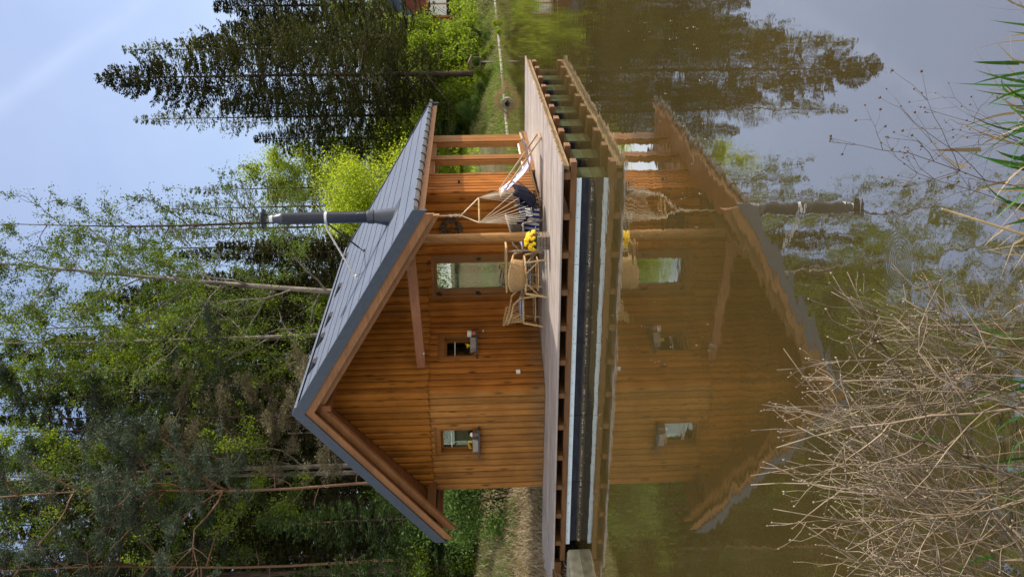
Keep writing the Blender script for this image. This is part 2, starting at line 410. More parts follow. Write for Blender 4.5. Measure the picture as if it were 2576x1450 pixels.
def terrain(X, Y):
    X = np.asarray(X, float); Y = np.asarray(Y, float)
    sd = pond_sd(X, Y) + .25*np.sin(X*1.3+.5*np.sin(Y*.9))*np.sin(Y*1.1+.4)*np.clip((np.hypot(X-3.5, Y+11.4)-5)/3, 0, 1)*np.clip(np.hypot(X+7.4, Y-.3)/4-.3, 0, 1)
    z = np.interp(sd, [-3, -.6, 0, .9, 2.2, 4.5, 9, 20, 40, 90, 400], [-1.2, -.35, 0, .42, .85, 1.6, 2.05, 2.75, 3.6, 5, 12])
    cam = np.clip((np.hypot(X-3.6, Y+11.6)-4)/10, 0, 1)
    low = np.interp(sd, [-3, -.6, 0, .5, 3, 40, 400], [-1.2, -.3, 0, .16, .22, .5, 4])
    z = low+(z-low)*cam
    z = z + np.where(sd > 0, .07*np.sin(X*2.1+Y*.7)*np.sin(Y*1.7-X*.4)*np.clip(sd, 0, 1.5), 0)
    return z
def ground_z(x, y): return float(terrain(np.array([x]), np.array([y]))[0])
gx = np.concatenate([np.linspace(-420, -46, 20)[:-1], np.linspace(-46, 46, 231), np.linspace(46, 420, 20)[1:]])
gy = np.concatenate([np.linspace(-200, -17, 14)[:-1], np.linspace(-17, 75, 231), np.linspace(75, 500, 22)[1:]])
GX, GY = np.meshgrid(gx, gy); GZ = terrain(GX, GY)
nx, ny = len(gx), len(gy)
ii = (np.arange(ny-1)[:, None]*nx+np.arange(nx-1)[None, :]).ravel()
me = np_mesh('ground', np.stack([GX.ravel(), GY.ravel(), GZ.ravel()], 1), np.stack([ii, ii+1, ii+nx+1, ii+nx], 1), None, M['ground'], True)
tag(link('ground', me), 'brown and green banks of soil and grass around the pond', 'ground', kind='structure')
wm = MB(); wm.add([(-60,-60,0),(80,-60,0),(80,90,0),(-60,90,0)], [(0,1,2,3)])
tag(wm.build('water', M['water']), 'still brown pond water mirroring cabin, trees and sky', 'water', kind='structure')

# ------------------------------------------------------------------ cabin
def slope_z(x):   # top of the roof covering
    return 4.85-.614*(x+4.66) if x > -4.66 else 4.85-.79*(-4.66-x)
W = [(-7.23, 2.05), (-4.87, 1.87), (-4.27, 3.68), (-1.70, 3.68), (-1.65, 7.3), (-7.23, 7.3)]
cabin = empty('cabin', (-4.5, 4.6, ZD), 'brown wooden cabin with a slate grey gable roof standing on the floating deck', 'cabin')

def boards(mb, P, Q, z0, ztop, openings=(), bw=.145, depth=.034, base=0., scallop=0., s0=0., s1=None, back=.0):
    P = np.array(P, float); Q = np.array(Q, float); Ln = np.linalg.norm(Q-P); t = (Q-P)/Ln; n = np.array([t[1], -t[0]])
    if s1 is None: s1 = Ln
    nb = max(1, round((s1-s0)/bw)); w = (s1-s0)/nb
    prof = [(0, -.2), (.03, -.1), (.055, .3), (.14, .7), (.3, .95), (.5, 1.), (.7, .95), (.86, .7), (.945, .3), (.97, -.1), (1, -.2)]
    for b in range(nb):
        jit = random.uniform(-.004, .004); zj = random.uniform(-.012, .012) if scallop else 0
        ss = [(s0+(b+u)*w, h) for u, h in prof]
        for o in openings:
            for e in o[:2]:
                if s0+b*w+.004 < e < s0+(b+1)*w-.004:
                    h = np.interp((e-s0-b*w)/w, [p[0] for p in prof], [p[1] for p in prof]); ss.append((e, h))
        ss.sort()
        vid = {}
        def vert(s, h, z, key):
            k = (round(s, 4), key)
            if k not in vid:
                xy = P+t*s+n*(base+h*depth+jit); vid[k] = len(vid); V.append((xy[0], xy[1], z))
            return vid[k]
        V = []; Fc = []
        for (sa, ha), (sb, hb) in zip(ss[:-1], ss[1:]):
            sm = (sa+sb)/2
            def zb(s):
                u = (s-s0-b*w)/w
                return z0+zj+scallop*(1-math.sqrt(max(0, 1-(2*u-1)**2)))
            def zt(s):
                xy = P+t*s; return ztop(xy[0], xy[1]) if callable(ztop) else ztop
            iv = [(zb(sa), zb(sb), zt(sa), zt(sb), 'f')]
            for o in openings:
                if o[0] < sm < o[1]:
                    iv = [(zb(sa), zb(sb), o[2], o[2], 'lo%s' % (o[2],)), (o[3], o[3], zt(sa), zt(sb), 'hi%s' % (o[3],))]
            for a0, b0, a1, b1, k in iv:
                if a1 <= a0+.005 and b1 <= b0+.005: continue
                i = [vert(sa, ha, a0, k+'0'), vert(sb, hb, b0, k+'0'), vert(sb, hb, b1, k+'1'), vert(sa, ha, a1, k+'1')]
                Fc.append(tuple(i))
                if scallop and k in ('f',) or scallop and k.startswith('lo'):
                    # bottom lip back to the wall
                    j = [vert(sa, -(base+jit)/depth+back/depth, a0, k+'b'), vert(sb, -(base+jit)/depth+back/depth, b0, k+'b')]
                    Fc.append((j[0], j[1], i[1], i[0]))
        mb.add(V, Fc)
def under(x, y): return slope_z(x)-.17
def sp(P, Q, s, off, z):
    P = np.array(P, float); Q = np.array(Q, float); t = (Q-P)/np.linalg.norm(Q-P); n = np.array([t[1], -t[0]])
    xy = P+t*s+n*off; return (xy[0], xy[1], z)
ZS = 2.60   # level of the scalloped joint
OP_L = (.93, 1.545, 1.735, 2.47); OP_D = (.80, 1.375, 1.735, 2.37); OP_DOOR = (.45, 1.345, ZD, 2.54)
upb = MB()
lww = MB(); boards(lww, W[0], W[1], ZD+.005, ZS+.05, (OP_L,), s1=2.367+.016); lww.build('wall', M['board_w'], cabin)
low = MB(); boards(low, W[1], W[2], ZD+.005, ZS+.05, (OP_D,), s0=-.016); low.build('wall', M['board'], cabin)
low = MB(); boards(low, W[2], W[3], ZD+.005, ZS+.05, (OP_DOOR,), bw=.17); low.build('wall', M['board'], cabin)
low = MB(); boards(low, W[3], W[4], ZD+.06, ZS+.0, (), s1=1.08, bw=.154, depth=.05); low.build('wall', M['board'], cabin)
low = MB(); boards(low, W[4], W[5], ZD+.005, ZS+.2); low.build('wall', M['board'], cabin)
low = MB(); boards(low, W[5], W[0], ZD+.005, ZS+.0); low.build('wall', M['board'], cabin)
boards(upb, W[0], W[1], ZS-.005, under, (), .15, .036, .035, .05, 0., 2.367+.045)
boards(upb, W[1], W[2], ZS-.005, under, (), .15, .036, .035, .05, -.045)
boards(upb, W[2], W[3], ZS-.005, under, (), .17, .036, .035, .06)
bkb = MB(); boards(bkb, W[4], W[5], ZS+.1, under, (), .163, .03, .03, .05); bkb.build('gable_cladding', M['board_up'], cabin)
upper = upb.build('gable_cladding', M['board_up'], cabin)
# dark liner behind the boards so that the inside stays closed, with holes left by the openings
lin = MB()
def liner(P, Q, z0, z1, openings=(), off=-.09):
    Ln = np.linalg.norm(np.array(Q)-np.array(P)); xs = [0]+sorted(e for o in openings for e in o[:2])+[Ln]
    for a, b in zip(xs[:-1], xs[1:]):
        ivs = [(z0, z1)]
        for o in openings:
            if o[0]-1e-6 <= (a+b)/2 <= o[1]: ivs = [(z0, o[2]), (o[3], z1)]
        for c, d in ivs:
            if d-c > .01: lin.add([sp(P, Q, a, off, c), sp(P, Q, b, off, c), sp(P, Q, b, off, d), sp(P, Q, a, off, d)], [(0, 1, 2, 3)])
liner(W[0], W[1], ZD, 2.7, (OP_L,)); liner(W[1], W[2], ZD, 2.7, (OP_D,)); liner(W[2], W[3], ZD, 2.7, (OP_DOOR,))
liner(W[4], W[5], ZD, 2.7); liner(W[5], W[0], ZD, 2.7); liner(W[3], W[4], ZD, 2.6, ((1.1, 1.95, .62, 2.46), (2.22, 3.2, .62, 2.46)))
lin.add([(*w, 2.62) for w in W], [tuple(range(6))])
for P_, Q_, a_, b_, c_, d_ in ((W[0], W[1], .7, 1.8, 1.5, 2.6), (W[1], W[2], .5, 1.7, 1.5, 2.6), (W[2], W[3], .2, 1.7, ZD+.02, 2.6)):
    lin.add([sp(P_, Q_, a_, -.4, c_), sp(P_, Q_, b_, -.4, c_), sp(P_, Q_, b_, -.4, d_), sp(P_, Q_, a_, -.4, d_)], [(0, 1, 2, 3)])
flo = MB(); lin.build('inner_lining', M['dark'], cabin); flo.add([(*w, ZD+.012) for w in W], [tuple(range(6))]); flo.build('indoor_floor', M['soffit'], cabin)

def wall_box(mb, P, Q, s0, s1, o0, o1, z0, z1):
    c = [sp(P, Q, s, o, z) for z in (z0, z1) for s, o in ((s0, o1), (s1, o1), (s1, o0), (s0, o0))]
    mb.add(c, [(3,2,1,0),(4,5,6,7),(0,1,5,4),(1,2,6,5),(2,3,7,6),(3,0,4,7)])
def window(P, Q, op, kind):
    s0, s1, z0, z1 = op
    f = MB()
    wall_box(f, P, Q, s0-.005, s0+.045, -.12, .032, z0, z1); wall_box(f, P, Q, s1-.045, s1+.005, -.12, .032, z0, z1)
    wall_box(f, P, Q, s0-.01, s1+.01, -.12, .036, z1-.055, z1+.03)
    wall_box(f, P, Q, s0+.045, s1-.045, -.12, .028, z0, z0+.03)
    wall_box(f, P, Q, s0-.03, s1+.03, -.02, .05, z1+.03, z1+.065)
    w = f.build('window', M['frame'], cabin)
    sh = MB()
    for a, b, c, d in ((s0+.045, s0+.085, z0+.03, z1-.055), (s1-.085, s1-.045, z0+.03, z1-.055)): wall_box(sh, P, Q, a, b, -.1, -.055, c, d)
    for c, d in ((z1-.10, z1-.055), (z0+.03, z0+.075)): wall_box(sh, P, Q, s0+.085, s1-.085, -.1, -.055, c, d)
    sh.build('sash', M['frame'], w)
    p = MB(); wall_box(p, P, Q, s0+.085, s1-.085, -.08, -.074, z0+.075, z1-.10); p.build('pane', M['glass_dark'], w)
    bar = MB(); wall_box(bar, P, Q, s0+.085, s1-.085, -.072, -.062, z1-.26, z1-.247); bar.build('glazing_bar', M['white'], w)
    sl = MB(); wall_box(sl, P, Q, s0-.03, s1+.03, -.03, .155, z0-.055, z0-.02); sl.build('sill', M['slatesill'], w)
    return w
winL = window(W[0], W[1], OP_L, 0); winD = window(W[1], W[2], OP_D, 1)
cu = MB()
for k in range(5):
    wall_box(cu, W[0], W[1], .99+.028*k, .99+.028*k+.02, -.125-.008*(k % 2), -.115-.008*(k % 2), 1.82, 2.16-.02*(k % 3))
cu.build('curtain', M['curtain'], winL)
# door
dr = MB(); P, Q = W[2], W[3]; s0, s1, z0, z1 = OP_DOOR
wall_box(dr, P, Q, s0, s0+.06, -.1, .045, z0, z1); wall_box(dr, P, Q, s1-.06, s1, -.1, .045, z0, z1); wall_box(dr, P, Q, s0+.06, s1-.06, -.1, .045, z1-.06, z1)
door = dr.build('door', M['frame'], cabin)
lf = MB()
wall_box(lf, P, Q, s0+.064, s0+.165, -.06, .03, z0+.02, z1-.064); wall_box(lf, P, Q, s1-.165, s1-.064, -.06, .03, z0+.02, z1-.064)
wall_box(lf, P, Q, s0+.165, s1-.165, -.06, .03, z1-.11, z1-.064); wall_box(lf, P, Q, s0+.165, s1-.165, -.06, .03, z0+.02, z0+.14)
lf.build('door_leaf', M['frame'], door)
gp = MB(); wall_box(gp, P, Q, s0+.165, s1-.165, -.02, -.012, z0+.14, z1-.11); gp.build('door_pane', M['glass_door'], door)
cu = MB()
for a, b in ((s0+.17, s0+.42), (s1-.30, s1-.17)):
    k = 0; x = a
    while x < b:
        wall_box(cu, P, Q, x, x+.022, -.15-.014*(k % 2), -.13-.014*(k % 2), z0+.1, z1-.12); x += .024; k += 1
cu.build('door_curtain', M['curtain'], door)
for z in (1.62, 2.38):
    hb = MB(); wall_box(hb, P, Q, s0+.055, s0+.115, .03, .06, z, z+.07); wall_box(hb, P, Q, s0+.06, s0+.09, .045, .08, z-.03, z+.03); hb.build('hinge', M['black'], door)
hd = MB(); wall_box(hd, P, Q, s1-.10, s1-.06, .045, .07, 1.58, 1.66); hd.build('door_handle', M['black'], door)
# glazed corner on the right wall
P, Q = W[3], W[4]
def mullion(a, b):
    mb = MB(); w = b-a
    wall_box(mb, P, Q, a, a+w*.45, -.06, .045, .56, ZS); wall_box(mb, P, Q, a+w*.45+.012, b, -.06, .045, .56, ZS); wall_box(mb, P, Q, a+w*.45, a+w*.45+.012, -.06, .03, .56, ZS)
    return mb.build('mullion', M['frame'], cabin)
mullion(1.95, 2.22); mullion(3.2, 3.68)
for a, b in ((1.08, 1.95), (2.22, 3.2)):
    f = MB(); wall_box(f, P, Q, a, b, -.05, .02, 2.46, ZS); wall_box(f, P, Q, a, b, -.05, .03, .58, .66)
    wall_box(f, P, Q, a, a+.035, -.05, .02, .66, 2.46); wall_box(f, P, Q, b-.035, b, -.05, .02, .66, 2.46)
    fr = f.build('side_window', M['frame'], cabin)
    g = MB(); wall_box(g, P, Q, a+.035, b-.035, -.03, -.024, .66, 2.46); g.build('side_pane', M['glass_side'], fr)
    g = MB(); wall_box(g, P, Q, a+.035, b-.035, -.02, -.005, .665, .69); g.build('glazing_strip', M['white'], fr)
sl = MB(); wall_box(sl, P, Q, 1.06, 3.74, -.02, .10, .555, .58); sl.build('side_sill', M['gutter'], cabin)
pl = MB(); wall_box(pl, P, Q, 1.08, 3.80, -.06, .075, ZD+.004, .553); pl.build('sill_beam', M['trim'], cabin)
pt = MB(); wall_box(pt, P, Q, -.02, 3.72, -.08, .07, ZS, ZS+.13); pt.build('wall_plate', M['joist'], cabin)
lp = MB(); wall_box(lp, P, Q, .46, .52, .05, .10, 1.94, 1.975); lp.build('wall_lamp', M['black'], cabin)
# roof
YF, YB = 1.0, 8.0
RX, RZ = -4.66, 4.85; EX, EZ = -1.05, slope_z(-1.05); LX, LZ = -7.56, slope_z(-7.56)
roof = MB()
def sheet(mb, xa, xb, th, top, ya, yb):
    # slab between two x stations following the slope; top = offset of the upper face
    za, zb = slope_z(xa)+top, slope_z(xb)+top
    mb.prism([(xa, ya, za), (xb, ya, zb), (xb, ya, zb-th), (xa, ya, za-th)][::-1] if xb > xa else [(xa, ya, za), (xb, ya, zb), (xb, ya, zb-th), (xa, ya, za-th)], (0, yb-ya, 0))
nc = 11
for k in range(nc):
    xa = RX+(EX-RX)*k/nc; xb = RX+(EX-RX)*(k+1)/nc
    za, zb = slope_z(xa)-.022, slope_z(xb)
    roof.prism([(xa, YF+.03, za+.016), (xa, YF+.03, za-.04), (xb+.03, YF+.03, zb-.046), (xb+.03, YF+.03, zb-.013)], (0, YB-YF-.05, 0))
for k in range(9):
    xa = RX+(LX-RX)*k/9; xb = RX+(LX-RX)*(k+1)/9
    za, zb = slope_z(xa-1e-6)-.022, slope_z(xb)
    roof.prism([(xb-.03, YF+.03, zb+.006), (xb-.03, YF+.03, zb-.045), (xa, YF+.03, za-.03), (xa, YF+.03, za)], (0, YB-YF-.05, 0))
rf = roof.build('roof', M['roof'], cabin)
ce = MB()  # black strips stand in for the shadow under each course lip
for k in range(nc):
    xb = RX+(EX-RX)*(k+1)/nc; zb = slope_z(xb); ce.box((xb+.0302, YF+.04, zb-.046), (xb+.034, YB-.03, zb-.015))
ce.build('course_shadow_strip', M['black'], rf)
ud = MB()
for xa, xb in ((RX+.001, EX-.02), (RX-.001, LX+.02)):
    sheet(ud, xa, xb, .07, -.075, YF+.12, YB-.06)
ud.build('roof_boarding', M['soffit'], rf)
rc = MB(); rc.prism([(RX-.13, YF-.01, RZ-.075), (RX, YF-.01, RZ-.01), (RX+.13, YF-.01, RZ-.05), (RX+.13, YF-.01, RZ-.02), (RX, YF-.01, RZ+.035), (RX-.13, YF-.01, RZ-.045)], (0, YB-YF+.02, 0)); rc.build('ridge_cap', M['roof'], rf)
for U, v in ((788, 862), (717, 850), (642, 826), (525, 786), (590, 806)):
    d = ray(U, v); nrm = np.array([.614, 0, 1.]); t = (4.85-4.66*.614-nrm@CAM)/(nrm@d); p = CAM+d*t
    x = min(max(p[0], -4.5), -4.2); y = np.clip(CAM[1]+d[1]*t, 1.6, 7.6)
    mb = MB(); q = []
    for k in range(7):
        a = math.pi*k/6; q.append((x+.16, y-.11*math.cos(a), slope_z(x+.16)+.005+.075*math.sin(a)))
    mb.add(q+[(x-.16, y, slope_z(x-.16)+.01)], [tuple(range(7))]+[(k, 7, k+1) for k in range(6)]); mb.build('roof_vent', M['black'], rf)
# gable trims: metal edge, outer bargeboard, inner rafter, on both slopes, front and back
def gable(name, mat, y0, y1, top, th, over=0.):
    for lo, hi in ((RX, EX+over), (LX-over*.8, RX)):
        mb = MB()
        a, b = (lo, hi)
        zs = lambda x, side: (RZ-(x-RX)*.614) if side else (RZ-(RX-x)*.79)
        side = lo == RX
        za, zb = zs(a, side)-top, zs(b, side)-top
        # plumb cut at the eave for wood, square cut otherwise
        mb.prism([(a, y0, za-th), (b, y0, zb-th), (b, y0, zb), (a, y0, za)], (0, y1-y0, 0))
        mb.build(name, mat, rf)
gable('verge_trim', M['grey_trim'], YF-.03, YF+.03, -.03, .215, .04)
gable('bargeboard', M['barge'], YF+.0, YF+.04, .187, .155, -.03)
gable('rafter', M['barge'], YF+.16, YF+.24, .30, .17, -.12)
gable('back_trim', M['grey_trim'], YB-.03, YB+.02, -.03, .215, .04)
# purlins and plates
for nm, x, z, w, h, y0, y1 in (('ridge_beam', RX, RZ-.53, .12, .16, YF+.12, 7.3), ('eave_plate', -7.05, 2.62, .13, .16, YF+.2, 7.3), ('eave_plate', -2.0, 2.76, .13, .16, YF+.24, 3.66)):
    mb = MB(); mb.bbox((x-w/2, y0, z-h/2), (x+w/2, y1, z+h/2)); mb.build(nm, M['soffit'] if nm != 'eave_plate' else M['joist'], rf)
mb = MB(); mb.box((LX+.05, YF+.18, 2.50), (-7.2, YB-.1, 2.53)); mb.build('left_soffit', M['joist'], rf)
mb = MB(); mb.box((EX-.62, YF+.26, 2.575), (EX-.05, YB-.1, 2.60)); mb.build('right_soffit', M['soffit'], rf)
mb = MB(); mb.box((EX-.045, YF+.06, 2.46), (EX-.015, YB-.06, 2.60)); mb.build('eave_fascia', M['barge'], rf)
# gutter
gt = MB(); n = 10
ring = [(EX+.055+.062*math.cos(math.pi+math.pi*k/n), 2.615+.062*math.sin(math.pi+math.pi*k/n)) for k in range(n+1)]
ring += [(x*1., z) for x, z in [(EX+.055+.056*math.cos(2*math.pi-math.pi*k/n), 2.615+.056*math.sin(2*math.pi-math.pi*k/n)) for k in range(n+1)]]
gt.prism([(x, YF-.02, z) for x, z in ring][::-1], (0, YB-YF+.05, 0))
gt.add([(x, YF-.021, z) for x, z in ring[:n+1]], [tuple(range(n+1))])
gut = gt.build('gutter', M['gutter'], rf)
for k in range(14):
    y = YF+.25+k*.5; b = MB()
    b.tube([(EX+.055+.072*math.cos(math.pi*.95+math.pi*1.1*j/8), y, 2.618+.07*math.sin(math.pi*.95+math.pi*1.1*j/8)) for j in range(9)], .011, 5); b.build('gutter_bracket', M['black'], gut)
# chimney
cb = np.array([-1.93, 3.18]); zr = slope_z(cb[0])
ch = MB(); r = .108
ch.lathe([(r, zr-.2), (r, 5.10), (r*1.04, 5.11), (r*1.04, 5.16), (r*.98, 5.17), (r*.55, 5.30), (r*.55, 5.36)], (cb[0], cb[1], 0), 28)
chim = ch.build('chimney', M['chim'], cabin, smooth=False)
for p in chim.data.polygons: p.use_smooth = len(p.vertices) == 4
m_ = MB(); m_.lathe([(.05, 5.45), (.18, 5.46), (.19, 5.475), (.12, 5.505), (.02, 5.515)], (cb[0], cb[1], 0), 24); m_.tube([(cb[0]+.06, cb[1], 5.34), (cb[0]+.09, cb[1], 5.47)], .012, 6); m_.tube([(cb[0]-.06, cb[1], 5.34), (cb[0]-.09, cb[1], 5.47)], .012, 6); m_.build('rain_cap', M['black'], chim)
m_ = MB(); m_.lathe([(r*.57, 5.30), (r*.62, 5.31), (r*.62, 5.365), (r*.57, 5.37)], (cb[0], cb[1], 0), 24); m_.build('outlet_ring', M['steel'], chim)
m_ = MB(); m_.lathe([(r*1.02, 3.62), (r*1.16, 3.60), (r*1.2, 3.50), (r*1.08, 3.485)], (cb[0], cb[1], 0), 28); m_.build('storm_collar', M['chim'], chim)
m_ = MB()
vs = []; nn = 24
for k in range(nn):
    a = 2*math.pi*k/nn; vs.append((cb[0]+r*1.06*math.cos(a), cb[1]+r*1.06*math.sin(a), 3.49))
for k in range(nn):
    a = 2*math.pi*k/nn; x = cb[0]+.0+.165*math.cos(a); vs.append((x, cb[1]+.155*math.sin(a), slope_z(x)+.012))
m_.add(vs, [(k, nn+k, nn+(k+1) % nn, (k+1) % nn) for k in range(nn)][::-1]); m_.build('flashing', M['chim'], chim)
m_ = MB(); a, b = cb[0]-.2, cb[0]+.26
m_.add([(a, cb[1]-.24, slope_z(a)+.009), (b, cb[1]-.24, slope_z(b)+.009), (b, cb[1]+.3, slope_z(b)+.009), (a, cb[1]+.3, slope_z(a)+.009)], [(0,1,2,3)]); m_.build('flashing_sheet', M['grey_trim'], chim)
m_ = MB(); m_.lathe([(r*1.01, 4.33), (r*1.05, 4.335), (r*1.05, 4.375), (r*1.01, 4.38)], (cb[0], cb[1], 0), 28)
m_.tube([(cb[0]-r, cb[1]-.05, 4.355), (cb[0]-r-.07, cb[1]-.09, 4.35)], .02, 6); m_.build('clamp', M['steel'], chim)
for (x, y, mt, st) in ((-3.17, 3.3, 'steel', (cb[0]-r-.06, cb[1]-.1, 4.35)), (-3.05, 4.25, 'black', (cb[0]-r-.03, cb[1]+.06, 4.35))):
    e = np.array([x, y, slope_z(x)+.02]); s_ = np.array(st); d = e-s_
    m_ = MB(); m_.tube([s_, s_+d*.86], .017, 7); m_.tube([s_+d*.86, e], .010, 6); m_.bbox((e[0]-.04, e[1]-.03, e[2]-.03), (e[0]+.04, e[1]+.03, e[2]), .004); m_.build('strut', M[mt] if mt == 'black' else M['white'], chim)
# tie beam, post, socket
m_ = MB(); m_.bar((-2.05, 2.14, 2.81), (-4.62, 2.42, 2.735), .14, .16); tb = m_.build('tie_beam', M['beamred'], cabin)
m_ = MB(); m_.lathe([(.035, 0), (.04, .01), (.03, .03)], (-4.3, 2.31, 2.66), 8); m_.build('bolt', M['steel'], tb)
ps = MB(); rows = []
for k in range(22):
    z = ZD+.004+(2.70-ZD)*k/21; rows.append((z, .083-.006*k/21))
nn = 20
vs = [(-2.0+rr*(1+.035*math.sin(3*a_+z*2.2))*math.cos(a_), 2.24+rr*(1+.035*math.sin(2*a_-z*1.3))*math.sin(a_), z) for z, rr in rows for a_ in [2*math.pi*j/nn for j in range(nn)]]
ps.add(vs, [(i*nn+j, i*nn+(j+1) % nn, (i+1)*nn+(j+1) % nn, (i+1)*nn+j) for i in range(21) for j in range(nn)])
post = ps.build('post', M['post'], cabin, smooth=True)
ck = MB()
for z0_, tw in ((1.0, .9), (1.35, 1.1), (1.8, 1.), (2.1, .8), (2.3, 1.0), (1.6, .7)):
    pts = []
    for j in range(9):
        a_ = -2.4+j*.2*tw; rr = .0815-.006*(z0_-ZD)/2.2
        pts.append((-2.0+rr*(1+.035*math.sin(3*a_+z0_*2.2))*math.cos(a_), 2.24+rr*(1+.035*math.sin(2*a_-z0_*1.3))*math.sin(a_), z0_+.035*j))
    ck.tube(pts, .0035, 4)
ck.build('drying_crack', M['black'], post)
m_ = MB(); P_, Q_ = W[0], W[1]; wall_box(m_, P_, Q_, 2.2, 2.28, .02, .06, .92, 1.0)
so = MB(); p0 = atz(512, 1304, .95)
P_, Q_ = W[1], W[2]; wall_box(so, P_, Q_, .36, .44, .02, .062, .90, .975); so.build('wall_socket', M['white'], cabin)
so = MB(); wall_box(so, P_, Q_, 1.46, 1.49, .02, .05, 1.55, 1.575); so.build('light_switch', M['white'], cabin)

# ------------------------------------------------------------------ floating deck
deck = empty('floating_deck', (-3.6, 4., 0.), 'weathered grey plank deck floating on a row of black pontoons', 'deck')
db = MB(); y = -.02; k = 0
while y < 7.9:
    x1 = random.uniform(-.012, .012)
    db.bbox((-7.4, y, ZD-.032), (x1, y+.137, ZD+random.uniform(-.003, .002)), .006); y += .143; k += 1
dbo = db.build('deck_boards', M['deck'], deck); dbo.data.materials.append(M['deckedge'])
for p_ in dbo.data.polygons:
    if p_.normal.x > .6: p_.material_index = 1
jo = MB()
for k in range(12):
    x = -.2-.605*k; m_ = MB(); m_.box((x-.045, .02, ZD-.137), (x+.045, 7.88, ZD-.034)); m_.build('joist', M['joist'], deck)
m_ = MB(); m_.box((-.10, .06, ZD-.115), (-.055, 7.88, ZD-.0335)); m_.build('edge_joist', M['deckedge'], deck)
for k in range(10):
    y = .07+k*.83; m_ = MB(); m_.bbox((-7.3, y, .232), (-.02+random.uniform(-.02, .02), y+.19, ZD-.139), .006); m_.build('beam', M['joist'], deck)
for k in range(8):
    y = .11+k*.93
    f = MB(); f.bbox((-6.9, y, -.35), (-.26, y+.5, .228), .02); fo = f.build('pontoon', M['float'], deck)
    m_ = MB(); xs_ = [-6.95+6.7*q/5 for q in range(6)]
    for q in range(5 if k == 0 else 0): m_.box((xs_[q]+.004, y-.012, .158), (xs_[q+1]-.004, y-.001, .229))
    if k == 0: ri = m_.build('rim', M['rim'], fo)
    if k == 0:
        m_ = MB()
        for q in range(34): m_.lathe([(.006, 0), (.006, .004)], (-6.85+.2*q, y-.013, .2), 6) if False else m_.box((-6.85+.2*q-.005, y-.016, .194), (-6.85+.2*q+.005, y-.012, .204))
        m_.build('screws', M['black'], ri)
        for q in range(1, 5): m_ = MB(); m_.box((xs_[q]-.012, y-.008, -.2), (xs_[q]+.012, y-.0005, .157)); m_.build('float_seam', M['black'], fo)
    m_ = MB(); m_.box((-.262, y+.01, -.3), (-.254, y+.49, .226)); m_.build('end_reflection', plain('float_end_reflection', (.036, .041, .016), .85, .0, .08, .3, 6.) if k == 0 else bpy.data.materials['float_end_reflection'], fo)  # olive colour stands in for green reflected on the black float ends
# foam and pollen caught along the front pontoon
P = []
for k in range(520):
    x = -6.85+6.5*((k*.618) % 1); den = .5+.5*math.sin(x*3.1)*math.sin(x*7.7+1)
    if rs.uniform() < .25+.75*den**2: P.append((x+rs.normal(0, .03), .105-abs(rs.normal(0, .01)), rs.uniform(-.004, .008), rs.uniform(.002, .008)*(1+den)))
for k in range(60): P.append((rs.uniform(-6.8, -.3), rs.uniform(-1.6, .05), .004, rs.uniform(.003, .007)))
for k in range(110):
    a_ = atz(rs.uniform(500, 1400), rs.uniform(1440, 1800), 0); P.append((a_[0], a_[1], .004, rs.uniform(.002, .006)))
m_ = MB()
for x, y, z, s in P: m_.add([(x-s, y-s*.6, z), (x+s, y-s, z+.003), (x+s*.7, y+s, z+.004), (x-s*.8, y+s*.8, z+.002), (x, y, z+s)], [(0,1,4),(1,2,4),(2,3,4),(3,0,4)])
tag(m_.build('floating_debris', M['speck'], origin=(-3.5, 0, 0)), 'pale specks of foam and pollen floating along the pontoon', 'debris', kind='stuff')
# gangway and abutment
gw = empty('gangway', (-8.6, 1.2, .46), 'pale plank gangway leading from deck to the left bank', 'gangway')
m_ = MB(); y = .18
while y < 2.0:
    m_.bbox((-10.6, y, ZD-.03), (-7.42, y+.137, ZD+.004), .006); y += .143
m_.build('plank_surface', M['deck'], gw)
for y in (.25, 1.9): m_ = MB(); m_.box((-10.5, y-.05, .28), (-7.45, y+.05, ZD-.031)); m_.build('gangway_beam', M['joist'], gw)
m_ = MB(); m_.bbox((-9.6, -.75, -.6), (-6.98, .02, .21), .03)
tag(m_.build('concrete_abutment', M['concrete'], origin=(-8.2, -.3, 0)), 'mossy concrete block at the left end of the pontoon', 'abutment')

# ------------------------------------------------------------------ leaves and trees
def unit(n, r=None):
    v = (r or rs).normal(size=(n, 3)); return v/np.linalg.norm(v, axis=1)[:, None]
def leaf_mesh(name, Cn, A, size, aspect, mat, r=None):
    r = r or rs; n = len(Cn); Cn = np.asarray(Cn); A = A/(np.linalg.norm(A, axis=1)[:, None]+1e-9)
    B = np.cross(A, unit(n, r)); B /= np.linalg.norm(B, axis=1)[:, None]+1e-9
    s = (np.full(n, size) if np.isscalar(size) else size)*r.uniform(.65, 1.35, n); s = s[:, None]
    V = np.empty((n, 4, 3)); V[:, 0] = Cn-A*s*.5; V[:, 1] = Cn+B*s*aspect*.5; V[:, 2] = Cn+A*s*.5; V[:, 3] = Cn-B*s*aspect*.5
    return np_mesh(name, V.reshape(-1, 3), np.arange(n*4).reshape(n, 4), None, mat)
def wander(p, d, L_, n, wob, r, grav=0.):
    P = [np.array(p, float)]; d = np.array(d, float); d /= np.linalg.norm(d)
    for k in range(n):
        d = d+r.normal(0, wob, 3)+np.array([0, 0, grav]); d /= np.linalg.norm(d); P.append(P[-1]+d*L_/n)
    return np.array(P)
